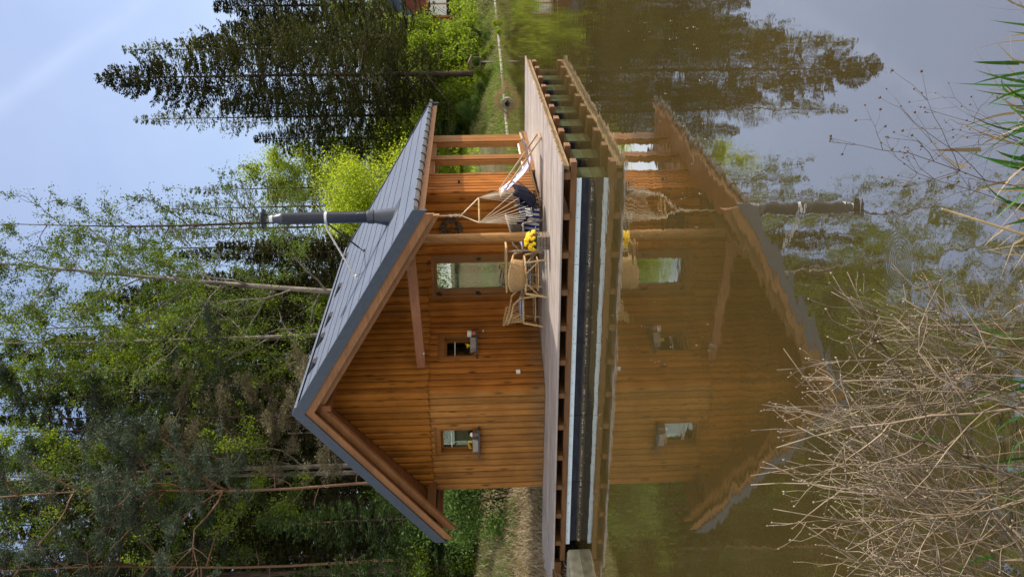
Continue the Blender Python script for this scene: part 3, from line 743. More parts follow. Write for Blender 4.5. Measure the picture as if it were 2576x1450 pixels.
def spruce(seed, H, Rd, z0=.06, mat='spruce', dens=1., bark='bark_dark', gap=.42, droop=.35, leaf=.27, aspect=.22, thin=1., pw=.8, vary=.62, tk=1.):
    r = np.random.RandomState(seed); tr = MB()
    tr.tube([(0, 0, -.3), (0, 0, H*.1), (.05, .02, H*.5), (0, 0, H)], [H*.0125*tk, H*.0105*tk, H*.006*tk, .01], 8)
    Cs, As = [], []
    z = H*z0
    while z < H-.1:
        t = z/H; nb = r.randint(6, 10)
        for b in range(nb):
            a = r.uniform(0, 2*math.pi)
            Ln = Rd*((1-t)**pw)*r.uniform(vary, 1.12)+.12
            lo_ = (t-z0)/.16
            if lo_ < 1: Ln *= r.uniform(.25, 1.)*(1-lo_)+lo_
            el = .35*t-droop*(1-t)+r.normal(0, .09)
            d = np.array([math.cos(a)*math.cos(el), math.sin(a)*math.cos(el), math.sin(el)])
            m = max(4, int(Ln/.11*dens))
            u = r.uniform(.04 if Ln < 1 else .08, 1., m)
            base = np.array([0, 0, z])+d*Ln*u[:, None]; base[:, 2] += -.22*Ln*u*(1-u)*1.6+.1*Ln*u**3
            side = np.array([-math.sin(a), math.cos(a), 0])
            if Ln > .9: tr.tube([(0, 0, z), tuple(base[np.argsort(u)][m//2]), tuple(base[np.argmax(u)])], [.012+.008*Ln, .008, .004], 3, False)
            for q in range(4):
                sg = r.choice([-1, 1], m); w = (1-u)*Ln*.46+.14
                off = r.uniform(.1, 1, m)*w
                Cs.append(base+side*(sg*off)[:, None]+np.stack([np.zeros(m), np.zeros(m), -off*.16-r.uniform(0, .12, m)], 1))
                As.append(d[None]*.8+side[None]*sg[:, None]*.9+np.stack([np.zeros(m), np.zeros(m), -r.uniform(-.15, .4, m)], 1))
        z += gap*(1.15-.55*t)*r.uniform(.75, 1.25)
    Cs = np.concatenate(Cs); As = np.concatenate(As)
    if thin < 1: kp = r.uniform(size=len(Cs)) < thin; Cs, As = Cs[kp], As[kp]
    return tr, leaf_mesh('crown', Cs, As, leaf, aspect, M[mat], r), bark
def decid(seed, H, Rd, z0=.35, nl=16, leaves=9000, size=.12, mat='spring', bark='bark_pale', lean=(0, 0), r0=.13, sub=7, spread=.32, rise=.75, forks=0):
    r = np.random.RandomState(seed); tr = MB()
    n = 12; T = []
    wx, wy = r.normal(0, .12, 2)
    for k in range(n+1):
        t = k/n; T.append((lean[0]*t**1.3*H+wx*math.sin(t*7)*t, lean[1]*t**1.3*H+wy*math.sin(t*6+1)*t, -.3+(H+.3)*t))
    T = np.array(T); tr.tube(T, [r0*(1-.88*(k/n)) for k in range(n+1)], 9)
    pts = []
    for k in range(nl):
        t = z0+(1-z0)*(k+r.uniform(0, 1))/nl; t = min(t, .985); i = t*n; j = int(i); p = T[j]+(T[min(j+1, n)]-T[j])*(i-j)
        a = k*2.4+r.uniform(-.5, .5); Ln = Rd*(1.1-.75*t)*r.uniform(.65, 1.2)
        d = np.array([math.cos(a), math.sin(a), rise*r.uniform(.6, 1.4)])
        lp = wander(p, d, Ln, 6, .16, r, .05); tr.tube(lp, [r0*.34*(1-t*.5)*(1-.85*q/6) for q in range(7)], 5, False)
        for s_ in range(sub):
            u = r.uniform(.25, 1.); q = lp[int(u*6)]; dd = (lp[-1]-lp[0])/Ln+r.normal(0, .55, 3); dd[2] += .2
            sl = Ln*r.uniform(.22, .5); wp = wander(q, dd, sl, 4, .22, r, .02); tr.tube(wp, [.012, .009, .007, .005, .003], 3, False)
            for g in range(3):
                q2 = wp[r.randint(1, 5)]; tw = wander(q2, dd+r.normal(0, .8, 3), sl*.5, 3, .25, r); tr.tube(tw, [.006, .005, .004, .002], 3, False); pts.append(tw)
            pts.append(wp[1:])
    pts = np.concatenate(pts); wt = np.repeat(r.gamma(.45, 1., len(pts)//3+1), 3)[:len(pts)]; idx = r.choice(len(pts), leaves, p=wt/wt.sum())
    Cn = pts[idx]+r.normal(0, spread*.5, (leaves, 3))*r.uniform(.1, 1, (leaves, 1))
    A = unit(leaves, r); A[:, 2] -= .3
    return tr, leaf_mesh('crown', Cn, A, size, .62, M[mat], r), bark
def pine(seed, H, Rd, z0=.55, tufts=190, per=70, mat='pine', lean=(0, 0), r0=.15, bark='bark_pine'):
    r = np.random.RandomState(seed); tr = MB(); n = 10
    T = np.array([(lean[0]*H*(k/n)**1.4+.1*math.sin(k), lean[1]*H*(k/n)**1.4, -.3+(H+.3)*k/n) for k in range(n+1)])
    tr.tube(T, [r0*(1-.75*k/n) for k in range(n+1)], 9); Cs, As = [], []
    tips = []
    for k in range(26):
        t = z0+(1-z0)*r.uniform(0, 1); i = t*n; j = min(int(i), n-1); p = T[j]+(T[j+1]-T[j])*(i-j); a = r.uniform(0, 6.28)
        Ln = Rd*r.uniform(.5, 1.1)*(1.25-.8*(t-z0)/(1-z0)); lp = wander(p, (math.cos(a), math.sin(a), r.uniform(-.1, .45)), Ln, 6, .25, r, .05)
        tr.tube(lp, [.05, .045, .036, .028, .02, .014, .008], 5, False)
        for s_ in range(7):
            q = lp[r.randint(2, 7)]; w = wander(q, (lp[-1]-lp[0])/Ln+r.normal(0, .6, 3), Ln*.35, 3, .3, r, .05); tr.tube(w, [.015, .01, .008, .004], 3, False); tips.append(w[1:])
    for k in range(9):   # dead lower snags
        t = r.uniform(.2, z0); i = t*n; j = int(i); p = T[j]+(T[j+1]-T[j])*(i-j); a = r.uniform(0, 6.28)
        lp = wander(p, (math.cos(a), math.sin(a), .1), r.uniform(.8, 2.2), 7, .35, r, -.02); tr.tube(lp, [.02, .018, .015, .012, .009, .006, .003, .002], 4, False)
    tips = np.concatenate(tips); c = tips[r.randint(0, len(tips), tufts)]
    Cn = np.repeat(c, per, 0); U_ = unit(tufts*per, r); U_[:, 2] = np.abs(U_[:, 2])*.8-.1
    Cn = Cn+U_*r.uniform(.1, .42, (tufts*per, 1))
    return tr, leaf_mesh('crown', Cn, U_+unit(tufts*per, r)*.7, .13, .22, M[mat], r), bark
def bush(seed, H, Rd, leaves=7000, size=.1, mat='shrub', lobes=14, stems=9, asp=.6, bark='bark_dark'):
    r = np.random.RandomState(seed); tr = MB(); Cs = []
    for k in range(stems):
        a = r.uniform(0, 6.28); tr.tube(wander((0, 0, -.15), (math.cos(a)*.5, math.sin(a)*.5, 1), H*r.uniform(.6, .95), 6, .15, r), [.03, .025, .02, .015, .01, .007, .004], 4, False)
    for k in range(lobes):
        a = r.uniform(0, 6.28); q = r.uniform(0, 1)**.6; z = r.uniform(.12, .82)*H; rr = Rd*q*(1-.55*(z/H))
        c = np.array([rr*math.cos(a), rr*math.sin(a), z]); n = leaves//lobes; s = Rd*r.uniform(.22, .48)
        d = unit(n, r)*(r.uniform(0, 1, (n, 1))**.45)*s*np.array([1, 1, .8]); d += r.normal(0, .07*Rd, (n, 3)); Cs.append(c+d)
    Cs = np.concatenate(Cs); Cs[:, 2] = np.maximum(Cs[:, 2], .02)
    A = unit(len(Cs), r); A[:, 2] += .2
    return tr, leaf_mesh('crown', Cs, A, size, asp, M[mat], r), bark

PROTO = {}
def proto(key, fn, *a, **k):
    tr, cm, bark = fn(*a, **k)
    me = bpy.data.meshes.new('trunk'); me.from_pydata(tr.v, [], tr.f); me.update(); me.shade_smooth(); me.materials.append(M[bark])
    PROTO[key] = (me, cm)
def plant(key, name, U, D, label, cat='tree', group=None, h=None, h0=None, rz=None, sink=0., sxy=1., xy=None, tilt=(0, 0)):
    if xy is None:
        p = atd(U, 1193-.0245*(U-725), D); xy = (p[0], p[1])
    s = 1. if h is None else h/h0
    o = empty(name, (xy[0], xy[1], ground_z(*xy)-sink), label, cat, group, random.uniform(0, 6.28) if rz is None else rz, s)
    o.scale = (s*sxy, s*sxy, s); o.rotation_euler = (tilt[0], tilt[1], o.rotation_euler[2])
    tm, cm = PROTO[key]; link('trunk' if cat == 'tree' else 'stems', tm, o); link('crown' if cat == 'tree' else 'foliage', cm, o)
    return o
def top_h(U, v, D):   # height of a tree whose tip is seen at (U, v)
    p = atd(U, v, D); return p[2]-ground_z(p[0], p[1])

proto('bigspruce', spruce, 3, 20, 6.4, .16, 'spruce', 2.1, gap=.42, leaf=.16, aspect=.34, pw=.82, vary=.42, tk=.7)
proto('sprA', spruce, 11, 20, 3.3, .14, 'spruce', 1.9, leaf=.16, aspect=.32, vary=.45, tk=.6)
proto('sprB', spruce, 12, 20, 2.8, .17, 'spruce', 1.8, leaf=.16, aspect=.32, vary=.45, tk=.6)
proto('sprThin', spruce, 13, 20, 1.9, .26, 'spruce', 1., gap=.5, tk=.6, leaf=.28, thin=.8)
proto('sprGreen', spruce, 14, 12, 2.9, .03, 'spruceg', 1.2, leaf=.24)
proto('larch', spruce, 15, 20, 2.9, .12, 'larch', .9, bark='bark_dark', gap=.5, droop=.12, leaf=.15, aspect=.34, thin=.8, vary=.5, tk=.5)
proto('decA', decid, 21, 20, 5.2, .34, 24, 26000, .08, 'springdk', lean=(.10, .0), r0=.15, spread=.4)
proto('decB', decid, 22, 20, 4.2, .3, 22, 21000, .085, 'spring', r0=.13, spread=.45)
proto('decC', decid, 23, 20, 3.8, .3, 22, 19000, .085, 'springdk', lean=(.03, .02), r0=.11, spread=.45)
proto('decBare', decid, 24, 20, 4.4, .35, 22, 11000, .08, 'springdk', bark='bark_dark', r0=.10, spread=.3)
proto('pineA', pine, 31, 20, 3.6, .5, 420, 90, r0=.075)
proto('pineB', pine, 32, 20, 3.0, .55, 330, 90, lean=(.02, 0), r0=.07)
proto('pineDead', pine, 33, 14, 3.2, .35, 330, 80, 'deadpine', r0=.1, bark='bark_dark')
proto('pineC', pine, 34, 20, 4.0, .5, 520, 90, r0=.1, bark='bark_dark')
proto('bright', bush, 41, 10, 4.0, 60000, .11, 'bright', 44, 7)
proto('bright2', decid, 42, 12, 4.6, .12, 24, 50000, .10, 'bright', 'bark_dark', r0=.10, spread=.9)
proto('shrub', bush, 43, 3, 1.9, 9000, .11, 'shrub', 18, 10)
proto('shrub2', bush, 44, 3, 1.6, 7000, .10, 'spring', 16, 10)
proto('shrub3', bush, 45, 2, 1.3, 6000, .085, 'shrub', 14, 9, .5)

# --- trees one can point at
def T(key, h0, U, v, D, label, name='tree', rz=None, sxy=1., group=None, Ub=None, cat='tree'):
    return plant(key, name, Ub if Ub is not None else U, D, label, cat, group, top_h(U, v, D), h0, rz, 0, sxy)
yawz = YAW
T('bigspruce', 20, 1265, 252, 48, 'tall dark spruce with a pointed tip, the largest tree on the far bank', 'spruce_tree', .3)
T('larch', 20, 1163, 345, 56, 'thin airy larch whose tip shows just left of the tallest spruce', 'larch_tree', 1., 1.)
T('larch', 20, 1335, 320, 55, 'thin airy larch rising just right of the tallest spruce', 'larch_tree', 2.2, 1.1)
T('sprA', 20, 1440, 540, 76, 'dark spruce on the far right behind the red cabin', 'spruce_tree', 1.2, 1.9)
T('sprA', 20, 1385, 560, 78, 'broad dark spruce behind the low sunny trees left of the red cabin', 'spruce_tree', 2.2, 1.8)
T('sprB', 20, 1345, 470, 56, 'dark spruce half hidden behind the right side of the tallest spruce', 'spruce_tree', 2., 2.0)
T('sprB', 20, 1195, 560, 54, 'dark spruce half hidden behind the left side of the tallest spruce', 'spruce_tree', .2, 1.9)
T('sprA', 20, 1110, 640, 52, 'short dark spruce between the tallest spruce and the bright birch', 'spruce_tree', 2.6, 1.6)
T('bright2', 12, 1010, 690, 50, 'sunlit yellow green birch left of the dark spruces', 'birch_tree', .4, 1.)
T('bright', 10, 935, 765, 42, 'rounded sunlit yellow green tree beside the chimney', 'leafy_tree', .9, 1.)
T('bright2', 12, 1420, 835, 76, 'sunlit pale green tree behind the red cabin roof', 'leafy_tree', 1.9, .8)
T('bright', 10, 1360, 940, 66, 'sunny bush seen under the right branches of the tallest spruce', 'bush', 1.1, .8, cat='bush')
T('larch', 20, 985, 480, 46, 'slim sparse spruce at the right edge of the forest', 'spruce_tree', .6, 1.0)
T('larch', 20, 940, 400, 44, 'slim sparse spruce with a bare stem right of the chimney cap', 'spruce_tree', 1.6, 1.)
T('larch', 20, 890, 330, 45, 'slim sparse spruce directly above the chimney cap', 'spruce_tree', 2.6, 1.)
T('larch', 20, 1040, 600, 54, 'wispy young larch above the sunlit birch', 'larch_tree', 2.6, .8)
T('decA', 20, 850, -20, 28, 'leaning pale aspen with twigs reaching over open sky', 'aspen_tree', YAW, 1., Ub=690)
T('decBare', 20, 905, 40, 33, 'sparsely leaved birch at the right edge of the tall forest', 'birch_tree', 1.4, 1.)
T('decBare', 20, 840, 210, 36, 'smaller sparsely leaved birch below the leaning aspen twigs', 'birch_tree', 2.9, .9)
T('decB', 20, 618, -60, 29, 'straight pale aspen in the middle of the tall forest', 'aspen_tree', 1.)
T('decC', 20, 672, -10, 33, 'thinner pale aspen beside the leaning aspen', 'aspen_tree', 2.)
T('decC', 20, 514, -80, 30, 'pale aspen with darker leaves above the cabin ridge', 'aspen_tree', 3.)
T('decB', 20, 291, -100, 27, 'right trunk of the close pair of pale aspens', 'aspen_tree', 4.)
T('decC', 20, 272, -90, 27.4, 'left trunk of the close pair of pale aspens', 'aspen_tree', 5.)
T('pineA', 20, 243, -40, 25.5, 'pine with an orange trunk left of the close pair of aspens', 'pine_tree', .5)
T('pineC', 20, 400, 60, 29, 'blue green pine with a wide crown above the left roof slope', 'pine_tree', 2.5, 1.1)
T('pineB', 20, 45, -20, 26, 'pine with a thin orange trunk near the left edge', 'pine_tree', 1.5)
T('decBare', 20, 28, -160, 28, 'thick smooth grey trunk at the left edge of the forest', 'aspen_tree', 2.2, 1.2)
T('pineDead', 14, 420, 420, 27, 'browned pine just above the ridge of the cabin', 'pine_tree', 2.)
T('sprGreen', 12, 150, 640, 25, 'bushy green spruce beside the left eave of the cabin', 'spruce_tree', 1.)
T('sprGreen', 12, 20, 720, 24, 'bushy green spruce at the left edge above the bank', 'spruce_tree', 2.)
T('shrub', 3, 110, 1000, 25, 'broad green shrub below the left eave of the cabin', 'shrub', .4, 1., cat='shrub')
T('shrub3', 2, 205, 1085, 22, 'small green shrub against the left cabin corner', 'shrub', 1.4, 1., cat='shrub')
T('shrub2', 3, 15, 1020, 24, 'pale leaved shrub at the left edge of the bank', 'shrub', 2.4, .9, cat='shrub')
# --- the forest behind: dark spruces nobody can tell apart
r2 = np.random.RandomState(5)
lab = 'dark slim spruce deep in the forest behind the cabin'
for k in range(60):
    U = -130+ (k+.5)*16.4+r2.uniform(-14, 14); D = r2.uniform(30, 50)
    v = r2.uniform(-140, 330) if U < 600 else r2.uniform(120, 420)
    if U > 760: v = r2.uniform(430, 640)
    if k % 4 == 1: v = r2.uniform(330, 640)
    T(('sprA', 'sprB', 'sprThin', 'sprThin')[k % 4], 20, U, v, D, lab, 'spruce_tree', r2.uniform(0, 6.28), r2.uniform(.75, 1.05), 'dark spruces of the forest behind the cabin')
lab = 'pale stemmed leafy tree standing among the forest spruces'
for k in range(4):
    U = -20+k*190+r2.uniform(-25, 25); D = r2.uniform(29, 40)
    v = r2.uniform(-150, 120) if U < 700 else r2.uniform(280, 520)
    T(('decB', 'decC', 'decBare')[k % 3], 20, U, v, D, lab, 'leafy_tree', r2.uniform(0, 6.28), r2.uniform(.8, 1.), 'leafy trees mixed into the forest')
for U, v, lb in ((1105, 900, 'low sunny tree at the left edge of the big dark spruces'), (1340, 930, 'low sunny tree seen left of the red cabin'), (1150, 940, 'low sunny tree seen left of the tallest spruce trunk'), (1215, 960, 'low sunny tree seen right behind the tallest spruce trunk'), (1295, 940, 'low sunny tree seen right of the tallest spruce trunk')):
    T('bright', 10, U, v, 76, lb, 'leafy_tree', .3)
lab = 'green understorey bush between trunks of the forest'
for k in range(22):
    U = -60+k*50+r2.uniform(-20, 20); D = r2.uniform(27, 46)
    plant(('shrub', 'shrub2', 'shrub')[k % 3], 'bush', U, D, lab, 'bush', 'understorey bushes of the forest', r2.uniform(2.2, 4.5), 3.)
# --- far bank undergrowth below the tall spruce
for k in range(17):
    U = 1095+k*20+r2.uniform(-8, 8); D = r2.uniform(46.5, 51)
    plant(('shrub2', 'shrub', 'shrub2')[k % 3], 'bush', U, D, 'leafy bush on the far bank under the dark spruces', 'bush', 'bushes on the far bank', r2.uniform(.8, 1.9) if U < 1330 else r2.uniform(.5, .9), 3.)
lab = 'leafy bush on the far bank under the dark spruces'
for k in range(26):
    U = 1085+k*11+r2.uniform(-10, 10); D = r2.uniform(52, 66)
    plant(('shrub2', 'bright', 'shrub2')[k % 3], 'bush', U, D, lab, 'bush', 'bushes on the far bank', r2.uniform(.8, 1.7) if U > 1290 else r2.uniform(1.6, 3.4), (3., 10., 3.)[k % 3])
for U, v, D, lb, key in ((1120, 1000, 51, 'tall fresh green bush at the far bank nearest the cabin eave', 'shrub2'), (1185, 1035, 50, 'fresh green bush left of the tallest spruce trunk', 'shrub2'),
                    (1300, 1000, 52, 'broad fresh green bush right of the tallest spruce trunk', 'shrub2'), (1355, 1020, 53, 'fresh green bush just left of the red cabin', 'shrub2')):
    plant(key, 'bush', U, D, lb, 'bush', None, top_h(U, v, D), 3.)
T('sprGreen', 12, 1080, 700, 50, 'bushy green spruce filling the gap left of the dark spruces', 'spruce_tree', 1.)
# --- trees to the right of the picture, seen in the side glass of the cabin
lab = 'sunlit leafy tree across the pond mirrored in the side windows'
for k in range(17):
    x = 9.+k*1.25; y = 64+(k % 3)*2.5+r2.uniform(-1.5, 1.5)
    plant('bright', 'leafy_tree', 0, 0, lab, 'tree', 'trees mirrored in the side windows', r2.uniform(9, 12), 10., xy=(x, y))
for k in range(4):
    plant('shrub2', 'bush', 0, 0, 'leafy bush on the bank mirrored in the side windows', 'bush', 'bushes mirrored in the side windows', r2.uniform(.9, 1.4), 3., xy=(8+k*4.5, 53+r2.uniform(-1.5, 2.5)))

for k in range(8):
    plant('bright', 'leafy_tree', 0, 0, 'leafy tree behind the near bank mirrored in the glass door', 'tree', 'trees mirrored in the glass door', 9+k % 3, 10., xy=(-39+k*3.7, -34-2*(k % 3)))

# ------------------------------------------------------------------ grass
def blades(name, XY, hgt, wid, mat, label, cat, kind='stuff', bend=.35, r=None):
    r = r or rs; n = len(XY); z = terrain(XY[:, 0], XY[:, 1])
    b = np.stack([XY[:, 0], XY[:, 1], z-.02], 1); h = hgt*r.uniform(.4, 1.3, n)
    a = r.uniform(0, 6.28, n); side = np.stack([np.cos(a), np.sin(a), np.zeros(n)], 1)*(wid*r.uniform(.6, 1.4, n))[:, None]
    ln = r.normal(0, bend, (n, 2)); tip = b+np.stack([ln[:, 0]*h, ln[:, 1]*h, h*.9], 1); mid = b+np.stack([ln[:, 0]*h*.25, ln[:, 1]*h*.25, h*.55], 1)
    V = np.stack([b-side, b+side, mid+side*.7, mid-side*.7, tip], 1).reshape(-1, 3); i = np.arange(n)*5
    c = XY.mean(0); o3 = np.array([c[0], c[1], ground_z(*c)])
    me = np_mesh(name, V-o3, np.stack([i, i+1, i+2, i+3], 1), np.stack([i+3, i+2, i+4], 1), M[mat])
    return tag(link(name, me, loc=tuple(o3)), label, cat, kind=kind)
def scatter(n, x0, x1, y0, y1, dmin, dmax, r=rs, cond=None):
    X = r.uniform(x0, x1, n*3); Y = r.uniform(y0, y1, n*3); sd = pond_sd(X, Y); k = (sd > dmin) & (sd < dmax)
    if cond is not None: k &= cond(X, Y)
    return np.stack([X[k], Y[k]], 1)[:n]
blades('dead_grass', scatter(26000, -17, -7.2, -.5, 14, .1, 6.), .26, .010, 'strawgrass', 'matted dead straw grass on the left bank', 'grass', bend=.9)
blades('grass', scatter(16000, -17, -7.2, -1, 16, -.05, 7., cond=lambda X, Y: np.sin(X*1.1+Y*.5)+np.sin(Y*.9-X*.3) > .25), .24, .010, 'shrub', 'green grass patches on the left bank', 'grass', bend=.5)
blades('grass', scatter(30000, -16, -2, 16, 52, -.1, 4.5), .30, .02, 'meadow', 'shaded grass along the edge of the far bank', 'grass', bend=.5)
blades('meadow_grass', scatter(52000, -20, 34, 40, 92, 2.5, 44), .34, .030, 'freshgrass', 'bright sunny meadow grass behind the far bank', 'grass', bend=.5)

# ------------------------------------------------------------------ things on the far bank
def shore_pts(i0, i1, off):
    pts = []
    for i in range(i0, i1):
        a, b = POND[i], POND[i+1]
        for k in range(6): pts.append(a+(b-a)*k/6)
    return np.array(pts)
sh = shore_pts(10, 13, 0)
m_ = MB()
for a, b in zip(sh[:-1], sh[1:]): m_.bar((a[0], a[1]-.12, .03), (b[0], b[1]-.12, .02), .05, .06)
tag(m_.build('timber_edging', M['palewood'], origin=(sh[8][0], sh[8][1], 0)), 'pale timber edging along the waterline of the far bank', 'edging')
c = atz(1190, 1271, .1)
cul = empty('stone_culvert', (c[0], c[1], 0), 'small rounded stone culvert mouth at the far waterline', 'culvert')
m_ = MB()
for k in range(11):
    a = math.pi*k/10; p = np.array([c[0]+.22*math.cos(a), c[1], .2*math.sin(a)])
    m_.add([p+np.array(q)*np.array((.07, .10, .06))*random.uniform(.8, 1.2) for q in ((-1,-1,-1),(1,-1,-1),(1,1,-1),(-1,1,-1),(-.7,-.9,1),(.7,-.9,1),(.7,.9,1),(-.7,.9,1))], [(0,3,2,1),(4,5,6,7),(0,1,5,4),(1,2,6,5),(2,3,7,6),(3,0,4,7)])
m_.build('stone_arch', M['stone'], cul)
m_ = MB(); m_.add([(c[0]+.2*math.cos(math.pi*k/10), c[1]+.05, .17*math.sin(math.pi*k/10)) for k in range(11)], [tuple(range(11))]); m_.build('opening', M['dark'], cul)
XY = np.stack([c[0]+rs.normal(0, .5, 700), c[1]+.35+rs.uniform(0, .7, 700)], 1)
m_ = MB()
for x, y in XY:
    z = .55*math.exp(-((x-c[0])/.55)**2); m_.add([(x-.01, y, z-.15), (x+.01, y, z-.15), (x+rs.normal(0, .12), y-rs.uniform(0, .2), z+rs.uniform(-.1, .15))], [(0,1,2)])
m_.build('straw_cover', M['straw'], cul)
def bench(U, D, label, s=1.):
    p = atd(U, 1185, D); x, y = p[0], p[1]; z = ground_z(x, y)
    b = empty('bench', (x, y, z), label, 'bench')
    m_ = MB(); m_.bbox((x-.6*s, y-.18, z+.42), (x+.6*s, y+.18, z+.47), .01); m_.build('seat', M['palewood'], b)
    for sx in (-1, 1):
        m_ = MB(); m_.bar((x+sx*.5*s, y-.15, z-.05), (x+sx*.5*s, y-.13, z+.42), .07, .07, (0, 1, 0)); m_.bar((x+sx*.5*s, y+.15, z-.05), (x+sx*.5*s, y+.2, z+.95), .07, .07, (0, 1, 0)); m_.build('leg', M['oldwood'], b)
    m_ = MB(); m_.box((x-.58*s, y+.14, z+.68), (x+.58*s, y+.17, z+.92)); m_.build('backrest', M['palewood'], b)
bench(1338, 61, 'small rustic bench in the far meadow below the red cabin')
bench(1305, 58, 'second rustic bench in the far meadow left of the other')
p = atd(1294, 1222, 47); x, y = p[0], p[1]; z = ground_z(x, y)
fr = empty('bird_table', (x, y, z), 'dark bird table on a grey post on the far bank', 'bird table')
m_ = MB(); m_.tube([(x, y, z-.1), (x+.02, y, z+.8)], .05, 7); m_.build('post', M['palewood'], fr)
m_ = MB(); m_.box((x-.3, y-.25, z+.8), (x+.3, y+.25, z+.84)); m_.build('tray', M['oldwood'], fr)
for sx in (-1, 1): m_ = MB(); m_.box((x+sx*.26-.02, y-.03, z+.84), (x+sx*.26+.02, y+.03, z+1.3)); m_.build('upright', M['oldwood'], fr)
m_ = MB(); m_.prism([(x-.38, y-.3, z+1.3), (x+.38, y-.3, z+1.3), (x, y-.3, z+1.5)], (0, .6, 0)); m_.build('roof', M['oldwood'], fr)
# red cabin
D = 66; a = atd(1396, 1150, D); zb = ground_z(a[0], a[1]); b = rt
rc = empty('red_cabin', (a[0]+2.5*rt[0], a[1]+2.5*rt[1], zb), 'dark red wooden cabin with an orange framed window across the pond', 'cabin')
def rp(u, w, z): q = a+rt*u+fw*w; return (q[0], q[1], z)
H1 = atd(1396, 1055, D)[2]; zt = a[2]-.1
m_ = MB(); Wd = 6.
m_.prism([rp(0, 0, zb-.3), rp(Wd, 0, zb-.3), rp(Wd, 0, H1), rp(Wd/2, 0, H1+2.4), rp(0, 0, H1)], fw*5.); m_.build('wall', M['redwall'], rc)
m_ = MB()
m_.prism([rp(-.5, -.5, H1-.28), rp(Wd/2, -.5, H1+2.52), rp(Wd/2, -.5, H1+2.72), rp(-.6, -.5, H1-.15)], fw*6.)
m_.prism([rp(Wd/2, -.5, H1+2.52), rp(Wd+.5, -.5, H1-.28), rp(Wd+.6, -.5, H1-.15), rp(Wd/2, -.5, H1+2.72)], fw*6.); m_.build('roof', M['grey_trim'], rc)
w0, w1 = .35, 2.4; z0, z1 = zt+.1, H1-.55
m_ = MB()
for u0, u1, c0, c1 in ((w0, w0+.14, z0, z1), (w1-.14, w1, z0, z1), (w0, w1, z1-.14, z1), (w0, w1, z0, z0+.1), ((w0+w1)/2-.05, (w0+w1)/2+.05, z0, z1)):
    m_.prism([rp(u0, -.05, c0), rp(u1, -.05, c0), rp(u1, -.05, c1), rp(u0, -.05, c1)], fw*.1)
wn = m_.build('window', M['orangeframe'], rc)
m_ = MB(); m_.prism([rp(w0+.14, -.012, z0+.8), rp(w1-.14, -.012, z0+.8), rp(w1-.14, -.012, z1-.14), rp(w0+.14, -.012, z1-.14)], fw*.005); m_.build('white_blind', M['curtain'], wn)
m_ = MB(); m_.prism([rp(w0+.14, -.010, z0+.1), rp(w1-.14, -.010, z0+.1), rp(w1-.14, -.010, z0+.79), rp(w0+.14, -.010, z0+.79)], fw*.005); m_.build('dark_pane', M['dark'], wn)

# ------------------------------------------------------------------ furniture on the deck
def deck_chair(name, loc, rz, label, wood_m, sling_m):
    # faces local +x; local y = width
    o = empty(name, loc, label, 'deck chair', None, rz)
    hw = .28
    for sy in (-1, 1):
        m_ = MB(); m_.bar((.62, sy*hw, .02), (-.42, sy*hw, .74), .025, .045, (0, 1, 0)); m_.build('back_rail', M[wood_m], o, local=True)
        m_ = MB(); m_.bar((-.62, sy*(hw+.03), .02), (.62, sy*(hw+.03), .36), .025, .045, (0, 1, 0)); m_.build('seat_rail', M[wood_m], o, local=True)
        m_ = MB(); m_.bar((-.14, sy*(hw-.03), .55), (-.56, sy*(hw-.0), .06), .02, .035, (0, 1, 0)); m_.build('prop', M[wood_m], o, local=True)
    for p, nm in (((.61, 0, .03), 'foot_bar'), ((-.42, 0, .74), 'top_bar'), ((.60, 0, .355), 'front_bar'), ((-.6, 0, .03), 'rear_bar'), ((-.5, 0, .14), 'prop_bar')):
        m_ = MB(); m_.bar((p[0], -hw-.03, p[2]), (p[0], hw+.03, p[2]), .035, .03); m_.build(nm, M[wood_m], o, local=True)
    n = 18; V = []; Fc = []
    for k in range(n+1):
        t = k/n; x = -.42+(1.02)*t; z = .745+(.365-.745)*t-.34*math.sin(math.pi*t)*(.75+.35*t)
        for j in range(7): V.append((x, (-hw+.03)+(2*hw-.06)*j/6, z-.012*math.sin(math.pi*j/6)))
    Fc = [(k*7+j, k*7+j+1, (k+1)*7+j+1, (k+1)*7+j) for k in range(n) for j in range(6)]
    m_ = MB(); m_.add(V, Fc); m_.build('sling', M[sling_m], o, local=True, smooth=True)
    return o
deck_chair('deck_chair', (-1.18, 3.45, ZD), R_(6), 'wooden deck chair with blue striped sling facing right by the side wall', 'dcwood', 'stripe')
M['stripe_wide'] = stripes('wide_blue_stripes', 0, 10.5)
lo = empty('sling_lounger', (-2.06, 3.1, ZD), 'dark framed low lounger with blue striped cloth standing behind the hanging chair', 'lounger')
for sx in (-1, 1):
    m_ = MB(); m_.bar((sx*.31, -.10, .02), (sx*.31, .10, .44), .04, .03, (0, 1, 0)); m_.build('side_rail', M['oldwood'], lo, local=True)
    m_ = MB(); m_.bar((sx*.34, .34, .01), (sx*.34, -.06, .5), .028, .04, (0, 1, 0)); m_.build('prop', M['dcwood'], lo, local=True)
for y, z in ((-.10, .035), (.095, .43)):
    m_ = MB(); m_.bar((-.31, y, z), (.31, y, z), .035, .035); m_.build('cross_bar', M['oldwood'], lo, local=True)
m_ = MB(); m_.add([(-.29+.58*i/8, -.095+.185*j/6-.02*math.sin(math.pi*j/6), .045+.375*j/6) for j in range(7) for i in range(9)], [(j*9+i, j*9+i+1, (j+1)*9+i+1, (j+1)*9+i) for j in range(6) for i in range(8)])
m_.build('sling', M['stripe_wide'], lo, local=True, smooth=True)

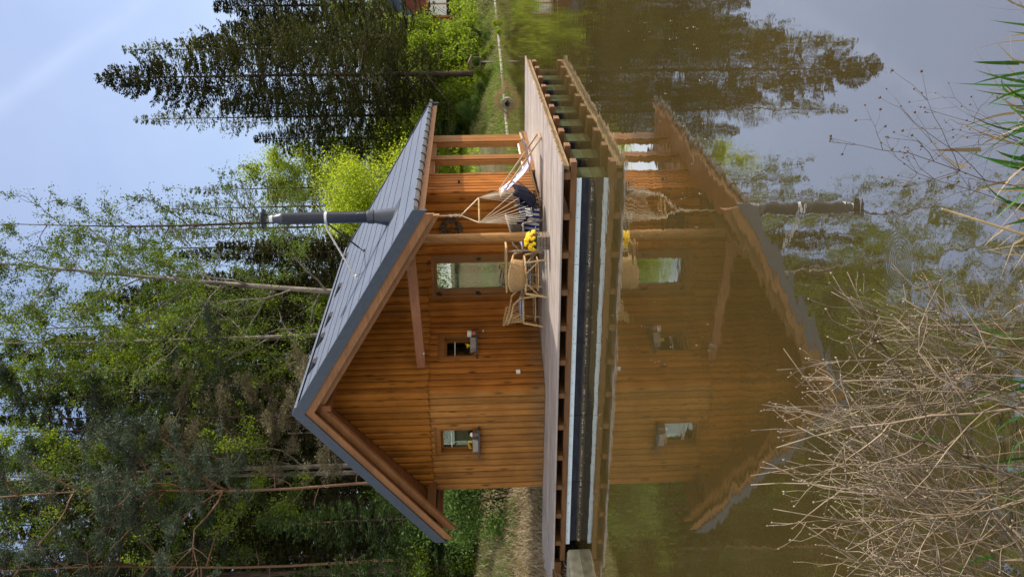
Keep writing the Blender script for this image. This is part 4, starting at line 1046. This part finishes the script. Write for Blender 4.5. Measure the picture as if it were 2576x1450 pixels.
# hanging chair
hx, hy = -1.72, 2.6
hc = empty('hanging_chair', (hx, hy, .75), 'navy canvas hanging chair on pale ropes from the eave', 'hanging chair')
m_ = MB(); m_.tube([(hx, hy, 2.62), (hx, hy, 2.12), (hx+.01, hy, 2.0)], .011, 6)
for k in range(9):
    a_ = k*.8; m_.tube([(hx+.02*math.cos(a_), hy+.02*math.sin(a_), 2.12-.022*k), (hx-.025*math.cos(a_), hy-.03*math.sin(a_), 2.11-.022*k)], .012, 5)
m_.build('rope', M['cream'], hc)
bd = np.array([.93, -.36, 0]); bl = .115; bz = 1.60
bx = np.array([.42*.93+.9*.36, -.42*.36+.9*.93, 0]); b0 = np.array([hx+.09, hy, bz])-bx*.24; b1 = np.array([hx+.09, hy, bz])+bx*.24
m_ = MB(); m_.tube([b0, b1], .016, 8); m_.build('spreader_bar', M['cane'], hc)
m_ = MB()
for e in (b0, b1): m_.tube([(hx, hy, 1.92), e], .010, 5)
m_.build('bridle', M['cream'], hc)
# cloth seat: front edge on the left, back rising on the right, sides held up by the cord fans
cen = np.array([hx+.24, hy, .0]); dv = np.array([.36, .93, 0])
n, mm = 18, 12; V = []
for i in range(n+1):
    t = -1+2*i/n
    zz0 = np.interp(t, [-1, -.75, -.3, .1, .5, .8, 1], [.84, .70, .64, .64, .72, .86, .97])
    for j in range(mm+1):
        s = -1+2*j/mm
        V.append(tuple(cen+bd*t*.27+dv*s*(.28-.17*max(0, t))+np.array([0, 0, zz0+.11*s*s*(1-.6*max(0, t))+.012*math.sin(9*s+4*t)])))
m_ = MB(); m_.add(V, [(i*(mm+1)+j, (i+1)*(mm+1)+j, (i+1)*(mm+1)+j+1, i*(mm+1)+j+1) for i in range(n) for j in range(mm)])
seat = m_.build('seat_cloth', M['navy'], hc, smooth=True)
md = seat.modifiers.new('thick', 'SOLIDIFY'); md.thickness = .05; md.offset = 0
m_ = MB()
for i in range(0, n+1):
    for j, e in ((0, b0), (mm, b1)):
        if i % 2 == 0: m_.tube([e, np.array(V[i*(mm+1)+j])], .004, 4, False)
m_.build('cord_fan', M['cream'], hc)
q = cen+bd*.08-dv*.10+np.array([0, 0, .76])
m_ = MB(); V = []; Fc = []
for i in range(9):
    for j in range(9):
        u, w = -1+i/4, -1+j/4; th = .06*(1-abs(u)**4)*(1-abs(w)**4)
        V.append(q+dv*u*.2+np.array([0, 0, 1])*w*.15-bd*(th-.04)+bd*.06*w)
for i in range(8):
    for j in range(8): Fc.append((i*9+j, (i+1)*9+j, (i+1)*9+j+1, i*9+j+1))
m_.add(V, Fc); m_.build('back_cushion', M['navy'], hc, smooth=True)
# woven white print on the near side of the seat cloth
m_ = MB(); p0 = cen+bd*(-.04)-dv*.345+np.array([0, 0, .70])
for k in range(6):
    z_ = p0+bd*(.034*k)+np.array([0, 0, .006*k]); m_.bar(z_, z_+np.array([0, 0, .07+.025*(k % 2)]), .011, .005, bd)
m_.bar(p0+np.array([0, 0, -.012]), p0+bd*.19+np.array([0, 0, .015]), .008, .006)
m_.build('white_print', M['curtain'], hc)
# wreath
wc = np.array([-2.36, 3.63, 2.12]); wr = MB(); r3 = np.random.RandomState(9)
ringp = [(wc[0]+.155*math.cos(a_), wc[1], wc[2]+.155*math.sin(a_)) for a_ in np.linspace(0, 2*math.pi, 25)]
wr.tube(ringp, .028, 6, False)
for k in range(260):
    a_ = r3.uniform(0, 6.28); p0 = wc+np.array([.155*math.cos(a_), -.02, .155*math.sin(a_)])+r3.normal(0, .022, 3); d = r3.normal(0, 1, 3); d[1] = -abs(d[1]); d = d/np.linalg.norm(d)*.055
    s = np.cross(d, (0, 1, .3))*.45; wr.add([p0, p0+d*.5+s, p0+d, p0+d*.5-s], [(0, 1, 2, 3)])
tag(wr.build('wreath', M['wreath'], origin=wc), 'round wreath of dry twigs and leaves hung on the terrace wall', 'wreath')

# flowers
def flower_mass(mbp, mbg, c, rx, ry, rz, n, s, r):
    for k in range(n):
        u = unit(1, r)[0]; u[2] = abs(u[2])*.9+.05; p = np.array(c)+u*np.array([rx, ry, rz])*r.uniform(.65, 1)
        nrm = u+np.array([.1, -.5, .2]); nrm /= np.linalg.norm(nrm); a_ = np.cross(nrm, (0, 0, 1.)); a_ /= np.linalg.norm(a_); b_ = np.cross(nrm, a_)
        V = [p]; m = 6
        for q in range(m*2):
            an = math.pi*q/m; rr = s*(1. if q % 2 == 0 else .72)*r.uniform(.85, 1.15); V.append(p+(a_*math.cos(an)+b_*math.sin(an))*rr-nrm*s*.25)
        mbp.add(V, [(0, 1+q, 1+(q+1) % (m*2)) for q in range(m*2)])
    for k in range(n*3):
        u = unit(1, r)[0]; p = np.array(c)+u*np.array([rx, ry, rz])*r.uniform(.1, .8)+np.array([0, 0, -rz*.15]); d = unit(1, r)[0]*s*1.3; d[2] = abs(d[2]); e = np.cross(d, unit(1, r)[0])*.3
        mbg.add([p, p+d*.5+e, p+d, p+d*.5-e], [(0, 1, 2, 3)])
c = np.array([-1.83, 1.62, ZD])
pl = empty('flower_planter', c, 'grey wooden planter full of yellow flowers at the foot of the porch post', 'planter')
m_ = MB()
for k in range(4):
    m_.bbox((c[0]-.115, c[1]-.11, ZD+.003+k*.052), (c[0]+.115, c[1]+.11, ZD+.05+k*.052), .005)
m_.build('box', M['planter'], pl)
mp_, mg_ = MB(), MB(); flower_mass(mp_, mg_, (c[0], c[1], ZD+.24), .19, .17, .20, 70, .036, np.random.RandomState(3))
mp_.build('blossoms', M['yellow'], pl); mg_.build('leaves', M['green'], pl)
def sill_box(P, Q, s, z, label, n, s_len, seed):
    c = np.array(sp(P, Q, s, .11, z)); o = empty('flower_box', c, label, 'flower box')
    m_ = MB(); ln = s_len/2
    b_ = [sp(P, Q, s-ln*.85, .05, z), sp(P, Q, s+ln*.85, .05, z), sp(P, Q, s+ln*.85, .16, z), sp(P, Q, s-ln*.85, .16, z), sp(P, Q, s-ln, .035, z+.105), sp(P, Q, s+ln, .035, z+.105), sp(P, Q, s+ln, .15, z+.105), sp(P, Q, s-ln, .15, z+.105)]
    m_.add(b_, [(3,2,1,0),(4,5,6,7),(0,1,5,4),(1,2,6,5),(2,3,7,6),(3,0,4,7)][::1]); m_.build('trough', M['greypot'], o)
    mp_, mg_ = MB(), MB(); cc = c+np.array([0, 0, .125]); flower_mass(mp_, mg_, cc, .1, .07, .08, n, .022, np.random.RandomState(seed))
    mp_.build('blossoms', M['yellow'], o); mg_.build('leaves', M['green'], o)
sill_box(W[0], W[1], 1.21, 1.735-.02, 'taupe flower box with yellow pansies on the left window sill', 22, .30, 4)
sill_box(W[1], W[2], 1.06, 1.735-.02, 'taupe flower box with few yellow flowers on the right window sill', 12, .30, 5)
c = np.array(sp(W[1], W[2], 1.33, .12, 1.715)); o = empty('candle_lantern', c, 'small terracotta and white lantern on the right window sill', 'lantern')
m_ = MB(); m_.lathe([(.045, 0), (.052, .02), (.052, .06), (.035, .075)], c, 14); m_.build('base', M['terracotta'], o)
m_ = MB(); m_.bbox(c+np.array([-.05, -.05, .077]), c+np.array([.05, .05, .16]), .008); m_.build('shade', M['white'], o)
c = np.array(sp(W[0], W[1], 1.46, .12, 1.715)); o = empty('clay_pot', c, 'small grey clay pot on the left window sill', 'pot')
m_ = MB(); m_.lathe([(.035, 0), (.05, .09), (.055, .1), (.045, .1)], c, 14); m_.build('pot_body', M['planter'], o)
m_ = MB(); m_.lathe([(.02, .1), (.044, .105), (.04, .13), (.01, .15)], c, 12); m_.build('lid', M['white'], o)

# table
tx, ty = -2.72, 2.75
tb = empty('garden_table', (tx, ty, ZD), 'small round edged wooden table between the wicker chairs', 'table')
m_ = MB(); m_.bbox((tx-.45, ty-.32, ZD+.655), (tx+.45, ty+.32, ZD+.69), .012); m_.build('table_top', M['cane'], tb)
for sx in (-1, 1):
    for sy in (-1, 1):
        m_ = MB(); m_.tube([(tx+sx*.36, ty+sy*.25, ZD), (tx+sx*.33, ty+sy*.23, ZD+.655)], .02, 7); m_.build('leg', M['greycane'], tb)
for sy in (-1, 1):
    m_ = MB(); m_.tube([(tx-.35, ty+sy*.24, ZD+.2), (tx+.35, ty+sy*.24, ZD+.2)], .013, 6); m_.build('stretcher', M['greycane'], tb)
c = np.array([tx-.08, ty+.05, ZD+.69]); o = empty('candle_jar', c, 'olive glass candle jar on the wooden table', 'jar')
m_ = MB(); m_.lathe([(.04, 0), (.048, .02), (.048, .07), (.04, .085)], c, 16); m_.build('jar_body', M['jar'], o)
m_ = MB(); m_.lathe([(.03, .086), (.041, .09), (.041, .1), (.02, .105)], c, 16); m_.build('lid', M['oldwood'], o)

def wicker_chair(loc, rz, label, frame_m, weave_m, lattice=False):
    # faces local +y (the sitter looks towards +y); back at -y
    o = empty('wicker_chair', loc, label, 'chair', None, rz); w = .29
    for sx, sy in ((-1, -1), (1, -1), (-1, 1), (1, 1)):
        m_ = MB(); m_.tube([(sx*(w+.05), sy*.30, 0), (sx*(w-.01), sy*.24, .36)], [.017, .019], 7); m_.build('leg', M[frame_m], o, local=True)
    m_ = MB()
    ringp = [(w*1.03*math.copysign(abs(math.cos(a_))**.55, math.cos(a_)), .27*math.copysign(abs(math.sin(a_))**.55, math.sin(a_)), .36) for a_ in np.linspace(0, 2*math.pi, 29)]
    m_.tube(ringp, .018, 6, False); m_.tube([(p[0]*.95, p[1]*.95, .14+.0) for p in ringp[::1]], .011, 5, False)
    for sx, sy in ((-1, -1), (1, -1), (-1, 1), (1, 1)): m_.tube([(sx*.32, sy*.26, .12), (sx*.1, sy*.27, .34)], .010, 5)
    m_.build('seat_frame', M[frame_m], o, local=True)
    m_ = MB(); m_.add([(p[0]*.97, p[1]*.97, .365) for p in ringp[:-1]]+[(p[0]*.97, p[1]*.97, .35) for p in ringp[:-1]], [tuple(range(28)), tuple(range(55, 27, -1))]); m_.build('seat', M[weave_m], o, local=True)
    # curved hoop: arms sweep up into the back
    hoop = []
    for a_ in np.linspace(R_(-20), R_(200), 23):
        s = math.sin(a_) if a_ < math.pi else math.sin(a_); b_ = max(0, math.sin(a_))
        hoop.append((.34*math.cos(a_), .27-.60*b_**.8-.0, .36+.18+.12*b_**1.5 if 0 < a_ < math.pi else .40))
    m_ = MB(); m_.tube(hoop, .019, 7); m_.build('hoop', M[frame_m], o, local=True)
    # woven or lattice back between seat ring and hoop
    seg = hoop[5:18]
    if not lattice:
        m_ = MB(); V = []; nb = len(seg)
        for (x, y, z) in seg:
            for q in range(5):
                u = q/4; V.append((x*(.86+.14*u), y*(.88+.12*u), .37+(z-.37)*u-.005))
        m_.add(V, [(i*5+q, (i+1)*5+q, (i+1)*5+q+1, i*5+q+1) for i in range(nb-1) for q in range(4)])
        bk = m_.build('backrest', M[weave_m], o, local=True, smooth=True); md = bk.modifiers.new('t', 'SOLIDIFY'); md.thickness = .014
        m_ = MB()
        for i in range(0, nb, 3): m_.tube([V[i*5], V[i*5+4]], .012, 5)
        m_.build('back_stay', M[frame_m], o, local=True)
    else:
        m_ = MB(); nb = len(seg)
        for i in range(nb):
            for dk in (-3, 3):
                j = min(max(i+dk, 0), nb-1); a_, b_ = seg[i], seg[j]; m_.tube([(a_[0], a_[1], a_[2]+.06), (b_[0]*.88, b_[1]*.9, .37)], .006, 4, False)
        m_.tube([(p[0]*1.02, p[1]*1.05, p[2]+.07) for p in seg], .014, 6); m_.build('lattice_back', M[frame_m], o, local=True)
    return o
def cushion(loc, rz, label, w=.46, d=.42):
    m_ = MB(); V = []; n = 10
    for i in range(n+1):
        for j in range(n+1):
            u, s = -1+2*i/n, -1+2*j/n; V.append((u*w/2, s*d/2, .012+.055*(1-u**4)*(1-s**4)))
    m_.add(V, [(i*(n+1)+j, (i+1)*(n+1)+j, (i+1)*(n+1)+j+1, i*(n+1)+j+1) for i in range(n) for j in range(n)])
    m_.add([(-w/2, -d/2, .01), (w/2, -d/2, .01), (w/2, d/2, .01), (-w/2, d/2, .01)], [(3, 2, 1, 0)])
    o = m_.build('seat_cushion', M['stripe2'], None, local=True, smooth=True); o.location = loc; o.rotation_euler = (0, 0, rz)
    return tag(o, label, 'cushion')
for (x, y, rz, lb, fm, wm_, lat, cl) in ((-2.72, 2.26, R_(8), 'pale wicker chair with its woven back turned to the water', 'cane', 'cane2', False, 'blue striped cushion on the pale wicker chair nearest the water'),
                                    (-2.22, 2.95, R_(100), 'dark wicker chair behind the yellow flowers', 'greycane', 'darkcane', False, 'blue striped cushion on the dark wicker chair'),
                                    (-3.66, 2.85, R_(-78), 'pale cane chair with open lattice back left of the table', 'cane', 'cane2', True, 'blue striped cushion on the lattice backed cane chair')):
    wicker_chair((x, y, ZD), rz, lb, fm, wm_, lat); cushion((x, y, ZD+.366), rz, cl)

# ------------------------------------------------------------------ weeds and grass on the near bank
def weed_mesh(seed, H, r0=.0042, nbr=7, dark=False, fine=False):
    r = np.random.RandomState(seed); m_ = MB()
    main = wander((0, 0, -.05), (0, 0, 1), H, 9, .12, r, .02); m_.tube(main, [r0*(1-.6*k/9) for k in range(10)], 5)
    for k in range(nbr):
        t = r.uniform(.3, .95) if not fine else r.uniform(.4, .95); q = main[int(t*9)]; a_ = r.uniform(0, 6.28); el = r.uniform(.5, 1.1)
        d = (main[-1]-main[0])/H*math.cos(el)+np.array([math.cos(a_), math.sin(a_), 0.1])*math.sin(el)
        Ln = H*(1-t)*r.uniform(.6, 1.)+.06*H
        b = wander(q, d, Ln, 6, .2, r, .05); m_.tube(b, [r0*.62*(1-.6*j/6) for j in range(7)], 4)
        for g in range(r.randint(0, 3) if not fine else r.randint(1, 4)):
            q2 = b[r.randint(2, 6)]; c_ = wander(q2, (b[-1]-b[0])/Ln+r.normal(0, .6, 3), Ln*r.uniform(.25, .5), 4, .12, r, .04); m_.tube(c_, [r0*.4, r0*.35, r0*.3, r0*.26, r0*.2], 3)
            e = c_[-1]; s = .0045 if not fine else .007; m_.add([e+np.array(v)*s for v in ((0,0,-1.),(1,0,0),(0,1,0),(-1,0,0),(0,-1,0),(0,0,1.2))], [(0,2,1),(0,3,2),(0,4,3),(0,1,4),(5,1,2),(5,2,3),(5,3,4),(5,4,1)])
        e = b[-1]; s = .005; m_.add([e+np.array(v)*s for v in ((0,0,-1.),(1,0,0),(0,1,0),(-1,0,0),(0,-1,0),(0,0,1.2))], [(0,2,1),(0,3,2),(0,4,3),(0,1,4),(5,1,2),(5,2,3),(5,3,4),(5,4,1)])
    me = bpy.data.meshes.new('weed_stem'); me.from_pydata([list(map(float, p)) for p in m_.v], [], m_.f); me.update(); me.shade_smooth()
    me.materials.append(M['weeddark' if dark else 'weed']); return me
WM = [weed_mesh(100+k, 1., .0052 if k % 3 == 0 else .0035, 5+k % 3) for k in range(12)]
r4 = np.random.RandomState(21)
def near_xy(U, dist):
    # point on the near bank under upright pixel column U at a horizontal distance
    q = rt*(U-CX)/F_+fw; q /= np.linalg.norm(q); return CAM[:2]+q[:2]*dist
def lean_obj(o, side, fwd_):
    # lean to the camera's right by `side`, away from the camera by `fwd_` (radians), then a random spin about the stem
    zax = Vector(tuple(up+rt*math.tan(side)+fw*math.tan(fwd_))).normalized()
    q = Vector((0, 0, 1)).rotation_difference(zax); spin = Matrix.Rotation(random.uniform(0, 6.28), 4, 'Z')
    o.rotation_euler = (q.to_matrix().to_4x4() @ spin).to_euler()
env = lambda U: np.interp(U, [-250, 0, 150, 300, 430, 560, 650, 720, 800], [1860, 1850, 1860, 1820, 1880, 1960, 2090, 2200, 2330])
for k in range(72):
    U = r4.uniform(-330, 640); dist = r4.uniform(2.05, 3.0)
    side = r4.normal(.34, .33); xy = near_xy(U, dist); z = max(-.02, ground_z(*xy))
    Ut = U+math.tan(side)*500; vt = env(Ut)+abs(r4.normal(0, 130))+30
    tip = atd(Ut, vt, dist); h = max(.25, (tip[2]-z)/1.0)
    o = link('weed_stem', WM[k % 12], None, (float(xy[0]), float(xy[1]), z)); sc = h*1.02/max(.8, math.cos(side)); o.scale = (min(1, .75+sc*.2),)*2+(sc,); o.scale = (sc,)*3 if sc > .7 else (.7*sc/.7,)*3
    lean_obj(o, side, r4.normal(.05, .15))
    tag(o, 'dry brown branching weed stem on the near bank', 'weed', 'dry weeds on the near bank')
WD = [weed_mesh(140+k, 1., .0026, 8, True, True) for k in range(3)]
for U, dist, ut, vt, lb in ((1000, 2.3, 1240, 2330, 'dark thin seed stalk reaching furthest right over the sky reflection'), (930, 2.4, 1180, 2110, 'dark branching seed stalk over the sky reflection, tallest of the right group'), (880, 2.5, 1050, 2200, 'dark branching seed stalk nearest the dry weeds'),
                        (1060, 2.3, 1110, 2340, 'short dark seed stalk rising out of the green grass')):
    xy = near_xy(U, dist); z = ground_z(*xy); tip = atd(ut, vt, dist); v_ = tip-np.array([xy[0], xy[1], z]); Ln = np.linalg.norm(v_)
    o = link('seed_stalk', WD[0] if ut == 1180 else WD[1] if ut != 1050 else WD[2], None, (float(xy[0]), float(xy[1]), z)); o.scale = (Ln,)*3
    q = Vector((0, 0, 1)).rotation_difference(Vector(tuple(v_)).normalized()); o.rotation_euler = q.to_euler(); tag(o, lb, 'weed')
a = atz(775, 2600, .1); a = np.array([*near_xy(770, 2.2), .05]); tip = atd(925, 2370, 2.3)
m_ = MB(); m_.tube([a, a+(tip-a)*.5+np.array([0, 0, .012]), tip], [.0045, .004, .003], 7); tag(m_.build('straw_stalk', M['straw'], origin=a), 'thick pale straw stalk leaning between weeds and green grass', 'stalk')
def tuft(U, dist, n, h, label, seed, spread=.12, mat='reed'):
    r = np.random.RandomState(seed); xy = near_xy(U, dist); z = ground_z(*xy); m_ = MB()
    for k in range(n):
        p = np.array([xy[0], xy[1], z-.02])+np.append(r.normal(0, spread, 2), 0); hh = h*r.uniform(.55, 1.1); d = r.normal(0, .30, 2); a_ = r.uniform(0, 6.28); w = np.array([math.cos(a_), math.sin(a_), 0])*.0055*r.uniform(.7, 1.3)
        V = []
        for q in range(6):
            t = q/5; c_ = p+np.array([d[0]*hh*t**1.7, d[1]*hh*t**1.7, hh*(t-.18*t*t)]); V += [c_-w*(1-t**2), c_+w*(1-t**2)]
        m_.add(V, [(2*q, 2*q+1, 2*q+3, 2*q+2) for q in range(5)])
    return tag(m_.build('grass_tuft', M[mat], origin=(xy[0], xy[1], z)), label, 'grass')
tuft(1010, 2.25, 45, .22, 'tall green grass tuft beside the dark seed stalks', 1)
tuft(1130, 2.25, 45, .27, 'tallest green grass tuft at the lower right corner', 2)
tuft(1240, 2.2, 40, .22, 'low green grass tuft at the right end of the near bank', 3)
tuft(330, 2.3, 50, .16, 'short green grass among the dry weeds', 4, .2)
tuft(60, 2.3, 45, .2, 'short green grass at the left end of the dry weeds', 5, .2)
tuft(1080, 2.3, 45, .2, 'pale dead grass mixed into the green tufts', 6, .22, 'strawgrass')
blades('near_grass', scatter(5000, -3, 8, -13.5, -7, .02, 2.4), .13, .005, 'strawgrass', 'matted dry grass on the near bank', 'grass', bend=.7)

# ------------------------------------------------------------------ light, sky, camera
SUN_AZ, SUN_EL = R_(56), R_(40)
w = bpy.data.worlds.new('World'); scene.world = w; w.use_nodes = True; nt = w.node_tree; nt.nodes.clear()
sky = nt.nodes.new('ShaderNodeTexSky'); sky.sky_type = 'NISHITA'; sky.sun_disc = False; sky.sun_elevation = SUN_EL; sky.sun_rotation = SUN_AZ
sky.air_density = 1.0; sky.dust_density = 3.4; sky.ozone_density = 1.2; sky.altitude = 300
tc = nt.nodes.new('ShaderNodeTexCoord')
d1, d2 = ray(1178, -10), ray(1400, 290); nrm = np.cross(d1, d2); nrm /= np.linalg.norm(nrm); mid = ray(1290, 130); mid /= np.linalg.norm(mid)
def vdot(v):
    n = nt.nodes.new('ShaderNodeVectorMath'); n.operation = 'DOT_PRODUCT'; L(nt, tc.outputs['Generated'], n.inputs[0]); n.inputs[1].default_value = tuple(v); return n.outputs['Value']
nz = noise(nt, tc.outputs['Generated'], 14., 4.)
dist = mth(nt, 'ABSOLUTE', mth(nt, 'ADD', vdot(nrm), mth(nt, 'MULTIPLY', mth(nt, 'SUBTRACT', nz, .5), .02)))
f1 = ramp(nt, dist, [(0., 1.), (.016, 0.)]); f2 = ramp(nt, vdot(mid), [(.985, 0.), (.999, 1.)])
fc = mth(nt, 'MULTIPLY', mth(nt, 'MULTIPLY', f1, f2), mth(nt, 'MULTIPLY', nz, .11))
haze = ramp(nt, noise(nt, tc.outputs['Generated'], 2.2, 5.), [(.4, 0.), (.75, .12)])
c = mixc(nt, mth(nt, 'ADD', fc, haze, True), sky.outputs[0], (7.5, 8.0, 8.8))
# unseen bright clouds added behind the camera to fill the shaded front
cl = ramp(nt, noise(nt, tc.outputs['Generated'], 1.7, 5.), [(.36, 0.), (.52, 1.)])
back = ramp(nt, vdot(-fw), [(.0, 0.), (.35, 1.)])
c = mixc(nt, 1., c, (.97, .95, .99), 'MULTIPLY')
c = mixc(nt, mth(nt, 'MULTIPLY', cl, back), c, (8.0, 7.7, 7.1))
bg = N(nt, 'ShaderNodeBackground', Strength=.112); L(nt, c, bg.inputs[0])
wo = nt.nodes.new('ShaderNodeOutputWorld'); L(nt, bg.outputs[0], wo.inputs[0])
sd_ = bpy.data.lights.new('sun', 'SUN'); sd_.energy = 3.3; sd_.angle = R_(.53); sd_.color = (1, .92, .78)
so = bpy.data.objects.new('sun', sd_); COL.objects.link(so); so.location = (20, 30, 40)
sv = Vector((math.sin(SUN_AZ)*math.cos(SUN_EL), math.cos(SUN_AZ)*math.cos(SUN_EL), math.sin(SUN_EL)))
so.rotation_euler = sv.to_track_quat('Z', 'Y').to_euler()

cam = bpy.data.cameras.new('camera'); co = bpy.data.objects.new('camera', cam); COL.objects.link(co)
# portrait frame on its side: picture right = down, picture up = to the right
xa, ya, za = CYV, CXV, -CF
co.matrix_world = Matrix(((xa[0], ya[0], za[0], CAM[0]), (xa[1], ya[1], za[1], CAM[1]), (xa[2], ya[2], za[2], CAM[2]), (0, 0, 0, 1)))
cam.sensor_fit = 'HORIZONTAL'; cam.sensor_width = 36; cam.lens = F_/2576*36; cam.clip_start = .05; cam.clip_end = 2000
scene.camera = co
scene.view_settings.view_transform = 'Standard'; scene.view_settings.look = 'None'; scene.view_settings.exposure = .9; scene.view_settings.gamma = 1
scene.render.engine = 'CYCLES'
cy = scene.cycles; cy.max_bounces = 8; cy.diffuse_bounces = 3; cy.glossy_bounces = 4; cy.transmission_bounces = 4; cy.transparent_max_bounces = 8
cy.use_denoising = True; cy.sample_clamp_indirect = 6
